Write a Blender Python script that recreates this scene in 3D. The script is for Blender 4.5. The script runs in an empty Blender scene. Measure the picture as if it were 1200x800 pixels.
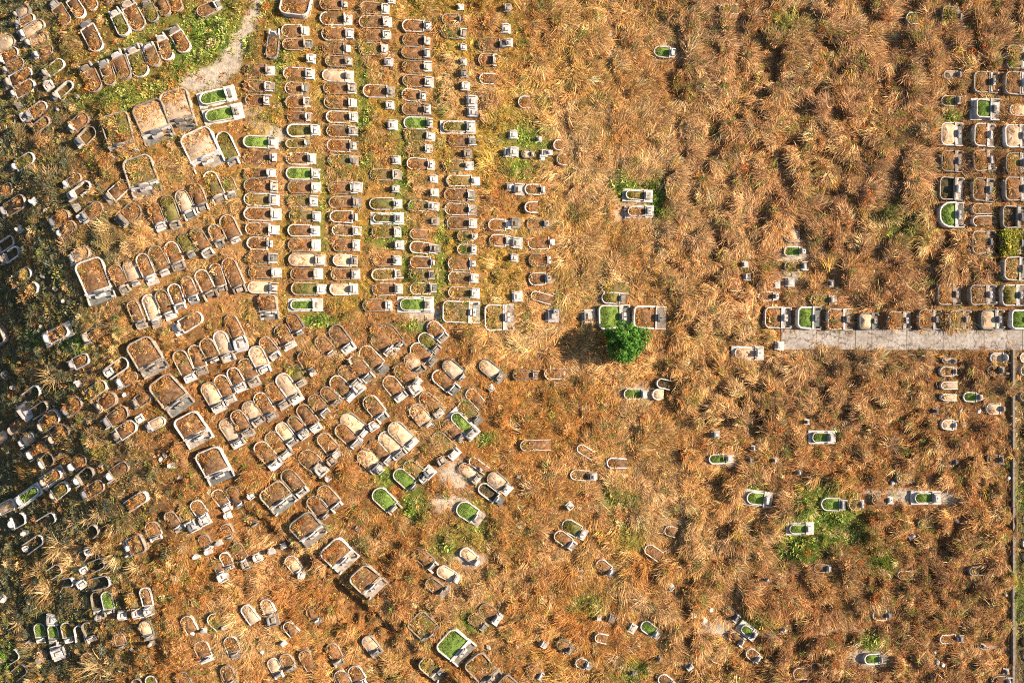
import bpy, math, random
import numpy as np

random.seed(7)
rng = np.random.default_rng(7)
scene = bpy.context.scene
col = scene.collection

# ------------------------------------------------------------------ camera, sky, sun, exposure
CAM_H = 85.0                      # drone height above the lower ground, looking straight down
M_PER_PX = 0.1                    # a photograph pixel on that ground
cam_d = bpy.data.cameras.new('drone_camera')
cam_d.sensor_width = 36.0
cam_d.lens = 36.0 * CAM_H / 120.0
cam_d.clip_end = 3000.0
cam = bpy.data.objects.new('drone_camera', cam_d)
cam.location = (0, 0, CAM_H)
col.objects.link(cam)
scene.camera = cam

SUN_EL, SUN_AZ = math.radians(28.0), math.radians(6.0)     # azimuth measured from +X towards +Y
world = bpy.data.worlds.new('World'); scene.world = world; world.use_nodes = True
nt = world.node_tree
sky = nt.nodes.new('ShaderNodeTexSky'); sky.sky_type = 'NISHITA'; sky.sun_disc = False
sky.sun_elevation = SUN_EL; sky.sun_rotation = math.radians(90.0) - SUN_AZ
nt.nodes['Background'].inputs[1].default_value = 0.07
nt.links.new(sky.outputs[0], nt.nodes['Background'].inputs[0])
sun_d = bpy.data.lights.new('sun', 'SUN'); sun_d.energy = 5.0; sun_d.angle = math.radians(0.5)
sun_d.color = (1.0, 0.87, 0.70)
sun = bpy.data.objects.new('sun', sun_d); col.objects.link(sun)
sun.rotation_euler = (0, math.pi/2 - SUN_EL, SUN_AZ)
vs = scene.view_settings
vs.view_transform = 'Standard'; vs.look = 'None'; vs.exposure = 1.45; vs.gamma = 1.0
vs.use_curve_mapping = False
scene.cycles.filter_width = 1.0
scene.cycles.use_denoising = False
scene.cycles.max_bounces = 6
scene.cycles.diffuse_bounces = 3

# ---------------------------------------------------------------- grave survey
# every line: row key | survey tile origin (x y) ; then back x,y  head x,y  width  fill+flags   (quarter-unit survey marks)
# fill: d dry grass, l bare pale earth, g green turf, o olive grass, w weeds, k shaded hollow (shade put into its soil colour), y shrub
# flags: s square family tomb, p slab platform, t thick kerb, n no stone left, o / O overgrown, D half-round
SURVEY = """
N1|0 0;325 118 250 5 62 d;395 88 320 -25 60 d;452 50 400 -40 55 d;520 25 480 -60 60 d
N2|0 0;470 245 395 100 75 d;600 175 535 45 65 ot;665 145 595 0 80 dt;735 110 680 0 60 o;790 80 740 -30 60 d;845 60 800 -40 60 d
N3|0 0;460 435 400 300 80 d;530 405 485 280 65 d;600 380 545 240 70 d;675 365 620 210 85 ot;740 320 690 195 62 do;800 290 755 160 60 d;880 250 810 125 70 dt
W1|0 0;150 45 65 85 50 l;170 82 72 128 42 do;215 110 90 180 60 l;235 178 120 218 52 lo;258 228 160 278 48 dO;75 180 -30 250 75 l;95 240 -10 300 58 d;120 288 10 348 56 d;155 335 20 405 65 dt;170 392 50 457 62 d
W2|0 0;305 290 195 370 55 ot;345 390 240 475 50 kt;225 490 120 565 60 d;245 560 160 620 50 dno;85 560 10 600 50 wno;420 545 325 625 65 d;450 605 355 695 65 k;170 730 60 800 60 ot
W3|0 200;130 130 10 205 70 d;70 75 -10 125 60 do;390 25 295 80 45 do;430 60 325 135 52 kt;605 55 490 150 65 d;485 160 380 235 65 do;335 200 235 260 65 d;360 248 265 312 62 d;655 165 565 255 90 d;430 370 325 428 70 lo
W4|0 200;75 315 -15 385 55 kt;100 365 10 435 55 kt;160 465 60 530 60 wno;195 540 100 585 55 wno;340 735 215 798 75 dp;505 735 385 798 65 dt;40 760 -20 800 70 ks
U1|200 0;130 75 250 20 60 d;475 285 490 135 60 d;580 88 610 -60 140 ds
U2|0 0;545 545 590 735 130 wsO;695 490 760 668 145 lso;650 745 700 920 140 wsO
U3|200 0;20 435 60 620 135 lso;120 625 190 795 150 lso
U4|200 0;135 480 310 435 78 gp;160 558 340 518 78 gp;240 625 310 790 76 o
C1|200 0;345 333 495 333 60 d;345 405 490 412 58 d;350 472 480 475 55 d;342 667 508 672 58 gt;342 738 510 742 60 d
C1|200 200;345 15 505 15 48 d;345 70 520 78 62 d;345 135 515 140 58 wo;345 205 518 212 62 d;352 272 515 280 60 d;358 340 500 345 60 d;360 408 510 410 58 d;365 477 525 480 56 d;362 547 510 550 56 l
U5|200 200;455 582 470 700 88 ds;150 675 15 755 70 dt
C2|200 0;520 150 665 150 58 d;525 215 670 215 56 d;528 348 680 350 58 d;535 415 655 418 60 d;540 485 670 485 58 do;547 552 675 552 54 d;545 617 705 620 60 ot;540 680 670 676 42 wO;540 745 690 750 58 d
C2|200 200;540 15 710 15 58 gt;548 80 710 80 58 d;548 145 700 145 56 w;555 212 715 215 54 w;550 282 705 285 56 d;550 350 705 352 58 d;553 417 725 422 60 l;560 485 720 482 58 d;565 553 735 555 58 o;555 630 720 632 60 gp
C3|200 0;700 25 845 30 58 d;700 92 860 98 60 d;708 165 862 167 62 d;712 232 860 235 54 do;725 292 865 292 52 do;710 355 870 360 56 l;715 418 875 420 58 d;718 485 880 487 58 d;728 552 885 555 56 d;730 617 880 620 56 do;732 685 890 690 58 d;735 755 885 757 56 wo
C3|200 200;735 82 895 85 58 d;740 152 900 152 56 d;745 217 900 219 56 dt;755 280 900 282 50 dO;757 350 900 352 58 d;760 420 890 424 56 l;750 487 900 490 56 d;745 555 885 557 60 lt;898 632 1055 630 60 d
C4|400 0;88 42 235 50 56 d;82 110 240 110 58 d;82 172 240 175 50 do;80 235 235 235 60 wo;100 430 260 435 60 d
C4|400 200;132 20 285 20 56 wo;130 158 290 160 56 o;140 225 298 228 54 op;140 290 290 290 56 wo;145 420 290 425 56 d;140 490 298 488 52 w;142 557 300 555 60 d
C5|400 0;285 127 432 135 56 d;285 190 432 198 58 d;280 252 432 258 56 d;282 318 432 318 56 d;285 380 432 388 56 d;282 445 405 460 56 do;282 515 432 520 58 d;290 578 445 582 58 gt;295 632 440 645 56 wo;300 700 440 702 54 wO;305 770 448 775 54 d
C5|400 200;312 165 450 170 52 wo;318 298 400 300 48 dno;318 358 455 370 54 d;320 430 460 432 56 do;320 490 450 490 52 wo;320 555 455 550 56 w;266 628 435 628 70 gp
C6|400 0;470 98 590 98 52 dO;465 152 600 165 56 wo;466 598 635 598 60 op;500 665 640 668 56 do;475 780 620 780 50 wo
C6|400 200;490 50 655 52 52 w;478 115 632 118 60 d;482 180 635 185 56 d;492 245 638 250 58 d;540 308 635 310 50 wO;540 370 640 372 50 wO;497 437 650 440 58 d;498 500 645 505 56 do;498 570 650 575 56 wo;472 660 650 665 100 wso
C7|400 0;640 215 785 215 62 d;640 285 740 290 62 d;645 375 725 375 52 dno
C7|400 200;685 257 805 257 54 d;690 328 805 330 58 do;668 690 812 690 120 wsO
C8|600 200;55 90 165 90 50 dt;55 175 120 175 52 dnt;65 255 182 250 50 d;72 345 220 335 56 do;75 420 200 420 62 d;75 510 195 510 60 dt;85 580 190 605 44 dno
C9|600 0;25 487 85 487 58 dno;190 680 235 685 50 dnt;205 750 255 752 54 dnt;40 725 105 725 40 l
E1|600 0;660 245 772 255 56 gt
E2|600 200;520 115 655 120 60 op;530 195 662 195 60 dp
E3|600 200;415 545 545 550 60 wnO;415 595 540 598 58 ot;400 688 552 682 112 gst;562 685 722 685 108 dst
E4|800 0;165 50 255 50 50 wno
R1|1000 0;400 85 520 90 100 wsO;395 635 508 632 108 ls;395 760 505 760 100 dso
R1|1000 200;390 85 512 90 108 ks;385 210 515 210 118 gDst;380 580 500 580 100 dso
R2|1000 0;550 390 672 392 98 ds;548 515 680 515 100 gsp;548 637 660 640 108 ds;548 760 660 757 100 ds
R2|1000 200;542 90 655 90 108 ds;540 340 660 340 108 dso;528 585 660 585 95 ds
R3|1000 0;700 275 820 280 110 wso;695 395 815 395 108 ds;692 645 810 645 108 ls;700 770 815 770 100 wsO
R3|1000 200;692 90 815 90 112 ds;680 220 805 220 105 kso;680 340 805 340 105 ys;685 460 805 460 110 ws;680 585 800 585 100 os
R0|1000 0;235 95 300 95 60 wnO;415 355 510 355 42 l;405 475 505 480 50 ot;720 520 800 520 58 lno
R4|1000 200;545 182 642 182 52 dn;545 240 642 240 52 dn
P1|800 200;375 688 505 690 100 ds;525 688 645 688 105 gst;668 697 790 697 100 ds
P1|1000 200;12 705 118 705 78 ls;150 700 265 705 82 dso;290 697 405 697 92 ds;430 700 545 700 90 wsO;578 700 700 697 92 ls;722 697 835 697 92 gst
E5|800 200;465 310 545 310 62 lno;468 380 582 380 48 gt;470 450 592 448 50 w;350 590 457 588 46 dt;590 610 722 606 52 wo
E6|800 400;230 55 372 55 68 lp;590 447 712 447 64 gp;118 550 238 552 50 gt;285 724 420 742 76 gp
E7|800 400;640 757 768 757 64 gt;770 760 850 758 56 w
E7|1000 400;78 738 185 738 50 d;270 730 404 730 64 gp;190 640 280 636 44 wno
E7|800 600;485 75 610 75 60 gp
R5|1000 400;405 86 482 87 30 l;395 140 492 140 50 dt;400 205 480 205 40 ln;400 259 480 262 34 ln;508 258 602 260 50 gt;400 387 490 387 50 lt;395 562 490 562 48 do
R6|1000 400;632 78 727 75 52 lt;618 135 705 138 46 ko;615 315 714 315 56 l;615 550 706 550 52 d
R7|1000 400;768 75 835 75 54 lt;765 135 830 135 46 kno;762 255 830 255 46 kno
R7|1000 600;780 30 850 30 46 kno;778 140 850 140 50 kno;785 205 850 205 50 ln;785 605 850 605 50 kno;785 665 850 665 50 kno
B1|600 400;0 155 132 158 52 d;148 150 248 155 54 dno
B2|600 400;520 245 640 248 52 gt;672 190 742 206 50 knt;652 248 710 250 54 lnt
B3|600 400;35 485 182 485 54 dn;303 488 380 535 46 dno;440 565 535 570 52 dnt;270 620 402 632 52 do
B4|600 600;235 45 352 108 68 ot;200 90 297 166 60 dt;395 225 482 295 58 dt
B5|600 600;605 515 697 582 58 gt;710 75 768 92 52 dnt;620 155 692 202 56 dnt
B6|600 600;210 595 287 650 52 d;385 575 440 595 48 dno;685 760 760 815 56 dt;295 690 368 716 50 do;70 720 152 772 52 do
B7|800 600;190 445 262 502 52 d;265 525 347 583 58 gp;215 565 292 617 54 dt;295 640 367 692 54 dt;130 670 195 692 46 dno
B8|800 600;605 255 697 258 46 do;435 315 480 315 46 dno;510 750 602 750 60 dno
B9|1000 600;42 682 147 682 52 gt;195 285 282 290 42 dno;80 475 182 475 52 d;530 270 605 270 46 kno;290 50 372 46 40 wnO;640 785 738 785 52 d;395 590 505 586 44 do
M0|0 200;715 155 770 290 65 d;780 120 840 280 70 o;845 95 905 238 70 l;915 65 962 205 65 do;980 10 1045 162 75 wo;1060 30 1105 140 70 wO
M1|0 200;530 445 602 583 70 d;600 420 657 563 72 l;665 390 727 537 68 d;720 355 787 508 75 d;795 335 852 468 70 d;850 300 917 420 65 o;910 275 992 408 70 d;1000 255 1045 365 60 dO;1055 210 1122 358 78 d
M2|0 200;620 610 682 748 60 d;690 580 747 738 68 lt;750 560 812 705 68 d;812 530 860 662 66 d;870 495 917 628 62 d;935 465 1002 610 72 dt;1005 435 1052 583 62 d;1065 410 1135 583 72 d
F1|0 200;420 420 490 615 132 dst
F2|0 400;652 -8 748 150 130 ds;748 172 868 320 130 ds;868 340 956 482 128 ds;972 500 1050 652 125 ds;1260 672 1352 778 130 ds;1400 816 1496 928 130 ds;1540 944 1644 1050 128 dst;1672 1065 1780 1168 120 dso
F3|400 600;340 480 450 592 108 wsO;478 572 592 672 132 gst;390 665 490 752 112 wso;612 672 722 792 112 dsO;742 772 830 852 92 dsO
M3|200 400;35 40 107 192 72 d;105 15 162 168 68 d;160 -15 222 112 75 d;222 -50 282 92 70 l;270 -124 342 20 68 d
M3b|200 400;440 -20 506 82 70 d;505 -76 567 46 76 d;560 -130 622 -8 66 d;688 -24 770 80 70 do;756 -74 848 46 76 d
M4|200 400;165 190 242 332 78 l;225 155 297 297 72 d;285 120 342 232 66 d;335 80 407 212 76 d;390 20 457 152 76 lt;430 -20 506 85 66 dO
M5|200 400;245 360 332 497 76 l;300 320 382 442 70 d;350 280 432 392 76 l;405 240 492 372 70 d;460 195 547 312 76 d;510 150 602 287 76 lt;560 110 622 217 72 w;612 45 675 155 66 dO
M6|200 400;405 470 512 593 76 d;455 425 562 547 76 d;505 380 587 492 64 lt;560 350 640 440 62 dO;605 295 697 422 72 d;655 250 742 352 64 do;710 215 797 302 62 do;755 165 860 276 76 dt;792 118 888 212 68 d;840 70 952 187 74 d;895 25 1007 152 76 d;945 -80 1058 60 68 do
M6b|400 200;190 720 292 842 80 d;145 775 242 862 66 do;410 710 488 792 70 dt;366 766 466 852 68 ot;328 816 442 906 74 d
M7|200 400;530 600 642 717 74 d;612 515 708 602 88 dO;700 430 792 542 72 do;915 255 1012 372 76 dt;1005 165 1102 277 76 dt;1055 110 1172 217 76 do;1105 60 1182 152 70 lo
M7b|400 400;430 140 547 242 72 dt;480 90 592 192 72 l;650 90 762 187 68 l;590 225 662 302 58 dnO
M8|200 400;650 725 745 835 72 d;700 675 802 792 74 d;780 390 898 492 74 do;802 342 932 447 82 l
M8b|400 400;85 510 187 612 80 lo;135 465 242 572 66 d;185 425 297 547 80 lt;228 380 347 502 80 l;330 295 427 412 76 lo;370 245 482 342 70 dO
M9|400 400;155 690 267 802 80 gt;250 600 362 702 70 gt;295 565 412 657 70 wo
M10|400 400;430 430 547 537 76 wo;480 370 582 467 70 d;515 330 632 447 72 gp;555 280 652 387 68 w
D1|400 400;555 575 652 657 60 l;600 545 682 602 44 dno;690 615 792 707 72 l;645 670 757 757 62 kt;545 762 660 842 82 gt
D2|400 600;345 175 452 267 64 d;450 260 562 322 60 l;400 310 492 387 60 do;560 170 657 247 58 lt
D3|400 600;650 435 752 512 70 d;600 475 682 542 58 wo
D4|400 600;110 575 182 667 64 l;50 715 105 812 74 dt;-15 740 45 830 66 d
G1|200 400;50 765 107 865 62 w;110 740 165 840 66 d;205 690 282 793 62 d;270 675 347 782 58 d
G1|200 600;-12 -8 48 92 58 do
G2|200 600;215 215 255 300 52 do;250 180 292 268 54 do;305 140 360 245 58 do;550 200 618 295 60 lo
G3|200 600;345 430 405 517 58 ln;440 400 482 495 58 lo
G4|200 600;135 600 182 707 72 d;275 575 312 682 70 d;255 710 302 812 64 d;45 745 92 842 66 d
G5|200 600;470 680 517 782 60 lt;530 655 575 742 60 do;745 610 795 717 66 d;785 735 835 830 60 d
X1|0 400;425 70 320 122 60 dt;510 190 420 255 56 wno;390 265 305 347 66 do;550 250 450 322 70 d;605 315 490 392 70 d;645 380 530 457 70 dt
X2|0 400;610 85 510 150 62 kno;650 150 550 207 60 do;715 240 620 302 60 do;778 362 682 417 52 l
X3|0 400;200 215 120 272 60 kno;240 290 160 342 56 kno;285 330 185 417 74 dt;145 360 50 432 66 d;172 430 98 492 58 l;40 425 -30 480 56 l;225 480 140 542 62 d;335 400 240 472 66 do
X4|0 400;405 535 320 602 66 d;305 600 205 667 68 dp;330 665 240 737 62 ot;445 595 355 667 62 k;490 660 385 727 64 d;605 570 500 647 62 d;700 710 600 772 58 dnt
X5|0 400;195 680 90 757 62 gp;80 750 -20 802 56 lt
X5|0 600;130 15 45 67 62 kt;270 10 185 62 56 kno;212 112 130 172 56 kno
X6|0 600;705 40 745 137 72 d;690 128 580 178 88 dso;470 62 430 100 60 kno;408 180 380 215 48 kno;360 318 310 325 46 kno
X7|0 600;455 365 472 482 60 k;500 365 525 492 58 gt;612 370 647 480 52 wo;680 345 707 472 56 dt;680 500 707 602 64 l
X8|0 600;185 515 202 612 58 gt;250 520 267 617 54 gt;310 510 332 612 56 ot;375 522 388 602 50 kno;405 510 442 607 52 ko
X9|0 600;525 315 430 332 62 kno;500 225 430 262 56 kno;410 650 425 742 60 do;700 760 732 840 56 ot;640 770 668 840 52 kno
X10|0 400;262 530 190 590 66 ko
X10|0 600;100 645 35 695 60 kno;130 715 65 760 60 kno;215 640 190 700 50 lo;300 250 240 290 54 kno;560 560 580 640 56 do
G6|200 600;255 45 290 125 56 do;370 0 410 65 56 do;145 100 190 175 54 do;70 480 110 560 62 dno;190 470 250 540 70 wno;540 510 590 570 56 dno;650 440 700 520 60 do;620 640 665 730 60 dno
"""
# stones whose mound is lost in the grass: tile origin ; x y size angle
STONES = """
200 0;660 280 44 0
400 0;222 297 44 0;228 497 42 0;240 590 50 0;258 755 44 0;235 5 40 0;560 38 30 0;572 228 34 0;572 295 34 0;576 352 40 0;582 410 44 0;612 478 56 0;615 530 48 0;592 725 44 0;780 45 40 0;770 140 48 0;785 205 40 0;780 720 46 0
400 200;432 42 40 0;436 105 40 0;255 88 36 0;440 172 40 0;440 240 42 0;448 368 34 0;272 350 46 0;75 80 50 0;790 80 40 0
600 0;5 635 44 0;8 715 48 0;128 655 28 0;150 722 36 0;178 718 26 0;140 742 30 0
600 200;30 90 60 0;15 248 52 0;22 340 56 0;10 410 40 0;25 590 52 0;188 680 64 0;358 682 66 0;205 660 36 0
800 200;290 440 32 0;300 500 36 0;690 530 34 0;500 525 44 0;435 535 40 0
800 400;152 435 40 0;320 552 34 0;335 500 32 0;578 375 26 0;430 555 26 0;545 612 26 0;450 20 44 0
1000 400;380 325 28 0;495 325 24 0;582 325 24 0;715 150 20 0;590 715 22 0;722 640 20 0;180 662 22 0
600 400;268 768 38 -45;30 632 22 0;385 632 30 0;240 150 24 0
600 600;150 612 38 35;358 716 32 35;560 538 46 35;515 232 22 0;325 270 22 0;740 345 36 -40;350 380 24 -20;405 490 30 0;465 490 40 20;690 685 26 40;570 745 30 0
800 600;470 548 26 50;30 720 34 50;95 505 32 40;390 315 30 60;130 455 24 0
1000 600;497 585 38 0;710 740 30 0;268 110 30 60;378 650 24 0;390 700 24 0;600 625 26 30;480 40 24 0;415 710 24 60;365 765 20 0;710 382 16 0
0 200;165 145 32 -40;100 275 32 -40;215 185 20 0;300 610 22 40;262 555 26 50;205 495 26 40;195 730 20 0;365 175 34 60;385 225 30 60
0 0;235 405 44 55;125 555 40 55;365 455 26 60;160 270 22 50;95 500 30 55;275 515 20 0
0 400;135 320 84 50;515 142 44 60;35 155 40 40;75 215 26 0;372 195 30 60;660 360 38 60;415 378 20 0;775 532 24 0;755 552 20 0;585 250 18 0;288 528 22 0;478 580 24 0
0 600;425 178 46 70;390 330 48 60;400 265 40 60;125 95 28 0;130 165 34 60;20 400 34 45;250 500 56 0;282 652 72 70;578 478 44 0;470 488 34 0;648 470 50 -10;700 462 44 -20;620 640 22 0;145 605 26 45;718 610 26 -20
200 400;330 15 70 -15;705 600 60 -40;755 560 46 -40;622 435 46 -40;380 720 36 -30;740 640 30 -40;45 635 26 20;10 578 30 0;670 150 30 -30
200 600;110 65 52 -30;160 36 52 -25;230 140 28 -20;180 180 32 -25;125 202 28 -20;355 240 48 -25;410 207 44 -25;475 180 32 -20;530 155 28 -20;615 290 36 20;250 296 56 -25;480 500 60 -15;105 560 24 0;160 550 26 0;255 535 26 0;430 650 22 0;530 610 30 50;270 12 34 -20
400 600;80 70 30 40;690 630 24 0;500 350 26 0
400 400;700 218 34 -30;470 558 46 -35;410 610 56 -40;382 640 40 -40;450 335 48 -40;345 222 60 -40;150 395 46 -35;80 215 56 -40;55 90 40 -40;660 590 30 -40;180 600 36 -40
"""

# ------------------------------------------------------------------ small tools
def link(name, me, parent=None, mat=None):
    o = bpy.data.objects.new(name, me); col.objects.link(o)
    if parent is not None: o.parent = parent
    if mat is not None and me is not None and not me.materials: me.materials.append(mat)
    return o
def mesh(name, v, f, smooth=False):
    me = bpy.data.meshes.new(name); me.from_pydata([tuple(map(float, p)) for p in v], [], f)
    if smooth: me.polygons.foreach_set('use_smooth', [True]*len(me.polygons))
    me.update(); return me
def tag(o, label=None, cat=None, group=None, kind=None):
    if label: o['label'] = label
    if cat: o['category'] = cat
    if group: o['group'] = group
    if kind: o['kind'] = kind
    return o

class Noise:
    def __init__(s, seed): s.t = np.random.default_rng(seed).random((256, 256))
    def __call__(s, x, y, scale):
        x = np.asarray(x)/scale + 1000.0; y = np.asarray(y)/scale + 1000.0
        xi = np.floor(x).astype(int); yi = np.floor(y).astype(int)
        fx = x-xi; fy = y-yi; fx = fx*fx*(3-2*fx); fy = fy*fy*(3-2*fy)
        t = s.t; a, b = xi & 255, (xi+1) & 255; c, d = yi & 255, (yi+1) & 255
        return (t[a, c]*(1-fx)+t[b, c]*fx)*(1-fy)+(t[a, d]*(1-fx)+t[b, d]*fx)*fy
NZ = [Noise(100+i) for i in range(14)]
def fbm(k, x, y, s):
    return (NZ[k](x, y, s)*4 + NZ[k](x+31.7, y-9.1, s/2.03)*2 + NZ[k](x-7.7, y+19.3, s/4.1))/7.0
def smooth(a, b, x):
    t = np.clip((np.asarray(x, float)-a)/(b-a), 0, 1); return t*t*(3-2*t)

# ------------------------------------------------------------------ terrain shape
SUMMIT = (-41.0, 13.0)
A0 = np.array([-29.6, -18.3]); A1 = np.array([-7.2, -38.9])           # the terrace edge below the family tombs
def height(X, Y):
    X = np.asarray(X, float); Y = np.asarray(Y, float)
    dx = X-SUMMIT[0]; dy = Y-SUMMIT[1]
    sx = np.where(dx < 0, 17.0, 30.0); sy = np.where(dy < 0, 30.0, 22.0)
    z = 8.0*np.exp(-0.5*((dx/sx)**2+(dy/sy)**2))
    q = -(X+50.0)*0.974+(Y-14.0)*-0.227                             # metres beyond the brow of the western slope
    z = z - 0.20*np.logaddexp(0, q/2.2)*2.2*smooth(26, 8, Y) - 0.06*np.logaddexp(0, (-(X+44.0))/4.0)*4.0
    d = A1-A0; L = np.hypot(*d); n = np.array([-d[1], d[0]])/L      # n points to the upper right
    s = (X-A0[0])*n[0]+(Y-A0[1])*n[1]; t = ((X-A0[0])*d[0]+(Y-A0[1])*d[1])/L
    z = z - 0.95*smooth(0.25, -0.25, s)*smooth(-4, 2, t)*smooth(L+5, L-2, t)*smooth(-22, -3, s)
    z = z - 0.9*smooth(58.95, 59.9, X)*smooth(-0.6, -2.0, Y)*smooth(63.5, 61.5, X)
    return np.maximum(z, -16.0)
def to_px(X, Y, Z):
    k = CAM_H/(CAM_H-Z); return 600+X*k/M_PER_PX, 400-Y*k/M_PER_PX
def from_px(px, py):
    X0 = (px-600)*M_PER_PX; Y0 = (400-py)*M_PER_PX; X, Y = X0, Y0
    for _ in range(6):
        k = (CAM_H-float(height(X, Y)))/CAM_H; X, Y = X0*k, Y0*k
    return X, Y, k

# ------------------------------------------------------------------ read the survey
class Grave: pass
graves = []
for line in SURVEY.strip().split('\n'):
    hd, *items = line.split(';'); row, org = hd.split('|'); ox, oy = map(float, org.split())
    for it in items:
        p = it.split(); bx, by, hx, hy, w = map(float, p[:5]); g = Grave()
        g.row = row; g.fill = p[5][0]; g.fl = p[5][1:]
        bx, by, hx, hy = ox+bx/4, oy+by/4, ox+hx/4, oy+hy/4
        g.px, g.py = (bx+hx)/2, (by+hy)/2; ja = random.gauss(0, .6); hx += ja; hy += random.gauss(0, .6)
        Xb, Yb, k1 = from_px(bx, by); Xh, Yh, k2 = from_px(hx, hy)
        g.x, g.y = (Xb+Xh)/2, (Yb+Yh)/2; g.L = math.hypot(Xh-Xb, Yh-Yb); g.a = math.atan2(Yh-Yb, Xh-Xb)
        g.w = w/40.0*k1*(1.03 if row[0] == 'C' else .96 if 's' not in g.fl else 1)
        g.sq = 's' in g.fl; g.no = 'n' in g.fl; g.pl = 'p' in g.fl
        g.over = 2 if 'O' in g.fl else 1 if 'o' in g.fl else 0
        if row in ('C3', 'C4', 'C5', 'C6', 'M5', 'M6', 'M7') and g.fill == 'd' and 't' not in g.fl and random.random() < .3: g.over = max(g.over, 1)
        if row in ('C7', 'C8') and 't' not in g.fl: g.over = max(g.over, 1)
        if row in ('R1', 'R2', 'R3', 'P1') and g.fill == 'd' and random.random() < .45: g.over = max(g.over, 1)
        zb, zh = float(height(Xb, Yb)), float(height(Xh, Yh))
        g.z = (zb+zh)/2; g.pitch = math.atan2(zh-zb, g.L)*0.85
        graves.append(g)
stones = []
for line in STONES.strip().split('\n'):
    org, *items = line.split(';'); ox, oy = map(float, org.split())
    for it in items:
        x, y, s, a = map(float, it.split()); g = Grave(); g.px, g.py = ox+x/4, oy+y/4
        g.x, g.y, k = from_px(g.px, g.py); g.s = s/40*k; g.a = -math.radians(a); g.z = float(height(g.x, g.y)); stones.append(g)

# ------------------------------------------------------------------ fields on a 0.25 m raster
GX0, GY0, GS, GNX, GNY = -82.0, -62.0, 0.25, 657, 497
gx = GX0+np.arange(GNX)*GS; gy = GY0+np.arange(GNY)*GS
GX, GY = np.meshgrid(gx, gy, indexing='ij')
HZ = height(GX, GY); PX, PY = to_px(GX, GY, HZ)
clear = np.zeros((GNX, GNY)); near = np.zeros((GNX, GNY))
def stamp(x, y, a, L, w, m, val, fld, soft=0.0):
    r = math.hypot(L, w)/2+m+soft+0.5
    i0, i1 = max(0, int((x-r-GX0)/GS)), min(GNX, int((x+r-GX0)/GS)+2)
    j0, j1 = max(0, int((y-r-GY0)/GS)), min(GNY, int((y+r-GY0)/GS)+2)
    if i0 >= i1 or j0 >= j1: return
    dx = GX[i0:i1, j0:j1]-x; dy = GY[i0:i1, j0:j1]-y; c, s = math.cos(a), math.sin(a)
    u = np.abs(dx*c+dy*s)-L/2-m; v = np.abs(-dx*s+dy*c)-w/2-m
    d = np.maximum(u, v)
    k = (d < 0).astype(float) if soft == 0 else np.clip(1-d/soft, 0, 1)
    fld[i0:i1, j0:j1] = np.maximum(fld[i0:i1, j0:j1], k*val)
for g in graves:
    stamp(g.x, g.y, g.a, g.L, g.w, 0.04, (1.0, 0.72, 0.4)[g.over], clear)
    stamp(g.x, g.y, g.a, g.L, g.w, 0.15, (1.0, 0.7, 0.35)[g.over], near, 1.1)
for g in stones:
    stamp(g.x, g.y, g.a, g.s*1.0, g.s, 0.05, 0.95, clear)
    stamp(g.x, g.y, g.a, g.s, g.s, 0.2, 0.7, near, 0.9)
def blob(px, py, rx, ry, rot=0.0):
    c, s = math.cos(math.radians(rot)), math.sin(math.radians(rot))
    dx, dy = PX-px, PY-py; u = (dx*c+dy*s)/rx; v = (-dx*s+dy*c)/ry
    return np.exp(-(u*u+v*v))
def polyline(pts, w):
    best = np.full(PX.shape, 1e9)
    for (x0, y0, w0), (x1, y1, w1) in zip(pts[:-1], pts[1:]):
        dx, dy = x1-x0, y1-y0; t = np.clip(((PX-x0)*dx+(PY-y0)*dy)/(dx*dx+dy*dy), 0, 1)
        best = np.minimum(best, np.hypot(PX-x0-t*dx, PY-y0-t*dy)/(w0+(w1-w0)*t))
    return smooth(1.35, 0.6, best+(fbm(3, GX, GY, 1.6)-0.5)*0.7)*w
# bare sandy earth: the track and the swept ground round a few graves
sand = polyline([(318, -40, 10), (303, 10, 8), (283, 45, 9), (270, 72, 13), (248, 92, 15), (222, 97, 10)], 1.0)
sand = np.maximum(sand, 0.4*polyline([(290, 125, 10), (305, 145, 12), (322, 165, 8)], 1.0))
for a in ((780, 62, 22, 12), (742, 462, 26, 14), (930, 297, 24, 13), (536, 560, 26, 20), (528, 588, 26, 14), (845, 538, 20, 9), (1052, 580, 46, 9),
          (1110, 582, 16, 12), (1020, 770, 26, 12), (845, 735, 22, 14), (925, 325, 20, 12), (505, 372, 14, 10), (495, 368, 30, 8), (550, 655, 18, 12),
          (322, 160, 14, 14), (745, 250, 22, 14)):
    sand = np.maximum(sand, np.clip(blob(*a)*1.5-0.25+(fbm(4, GX, GY, 1.5)-0.5)*0.8, 0, 1))
sand = np.maximum(sand, .85*polyline([(717, -30, 3.2), (716, 60, 3), (714, 150, 3), (716, 190, 2)], 1.0))
sand = np.maximum(sand, .5*polyline([(800, 738, 2.5), (900, 742, 2), (1000, 736, 2.5), (1060, 752, 2), (1180, 760, 2)], 1.0))
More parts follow.
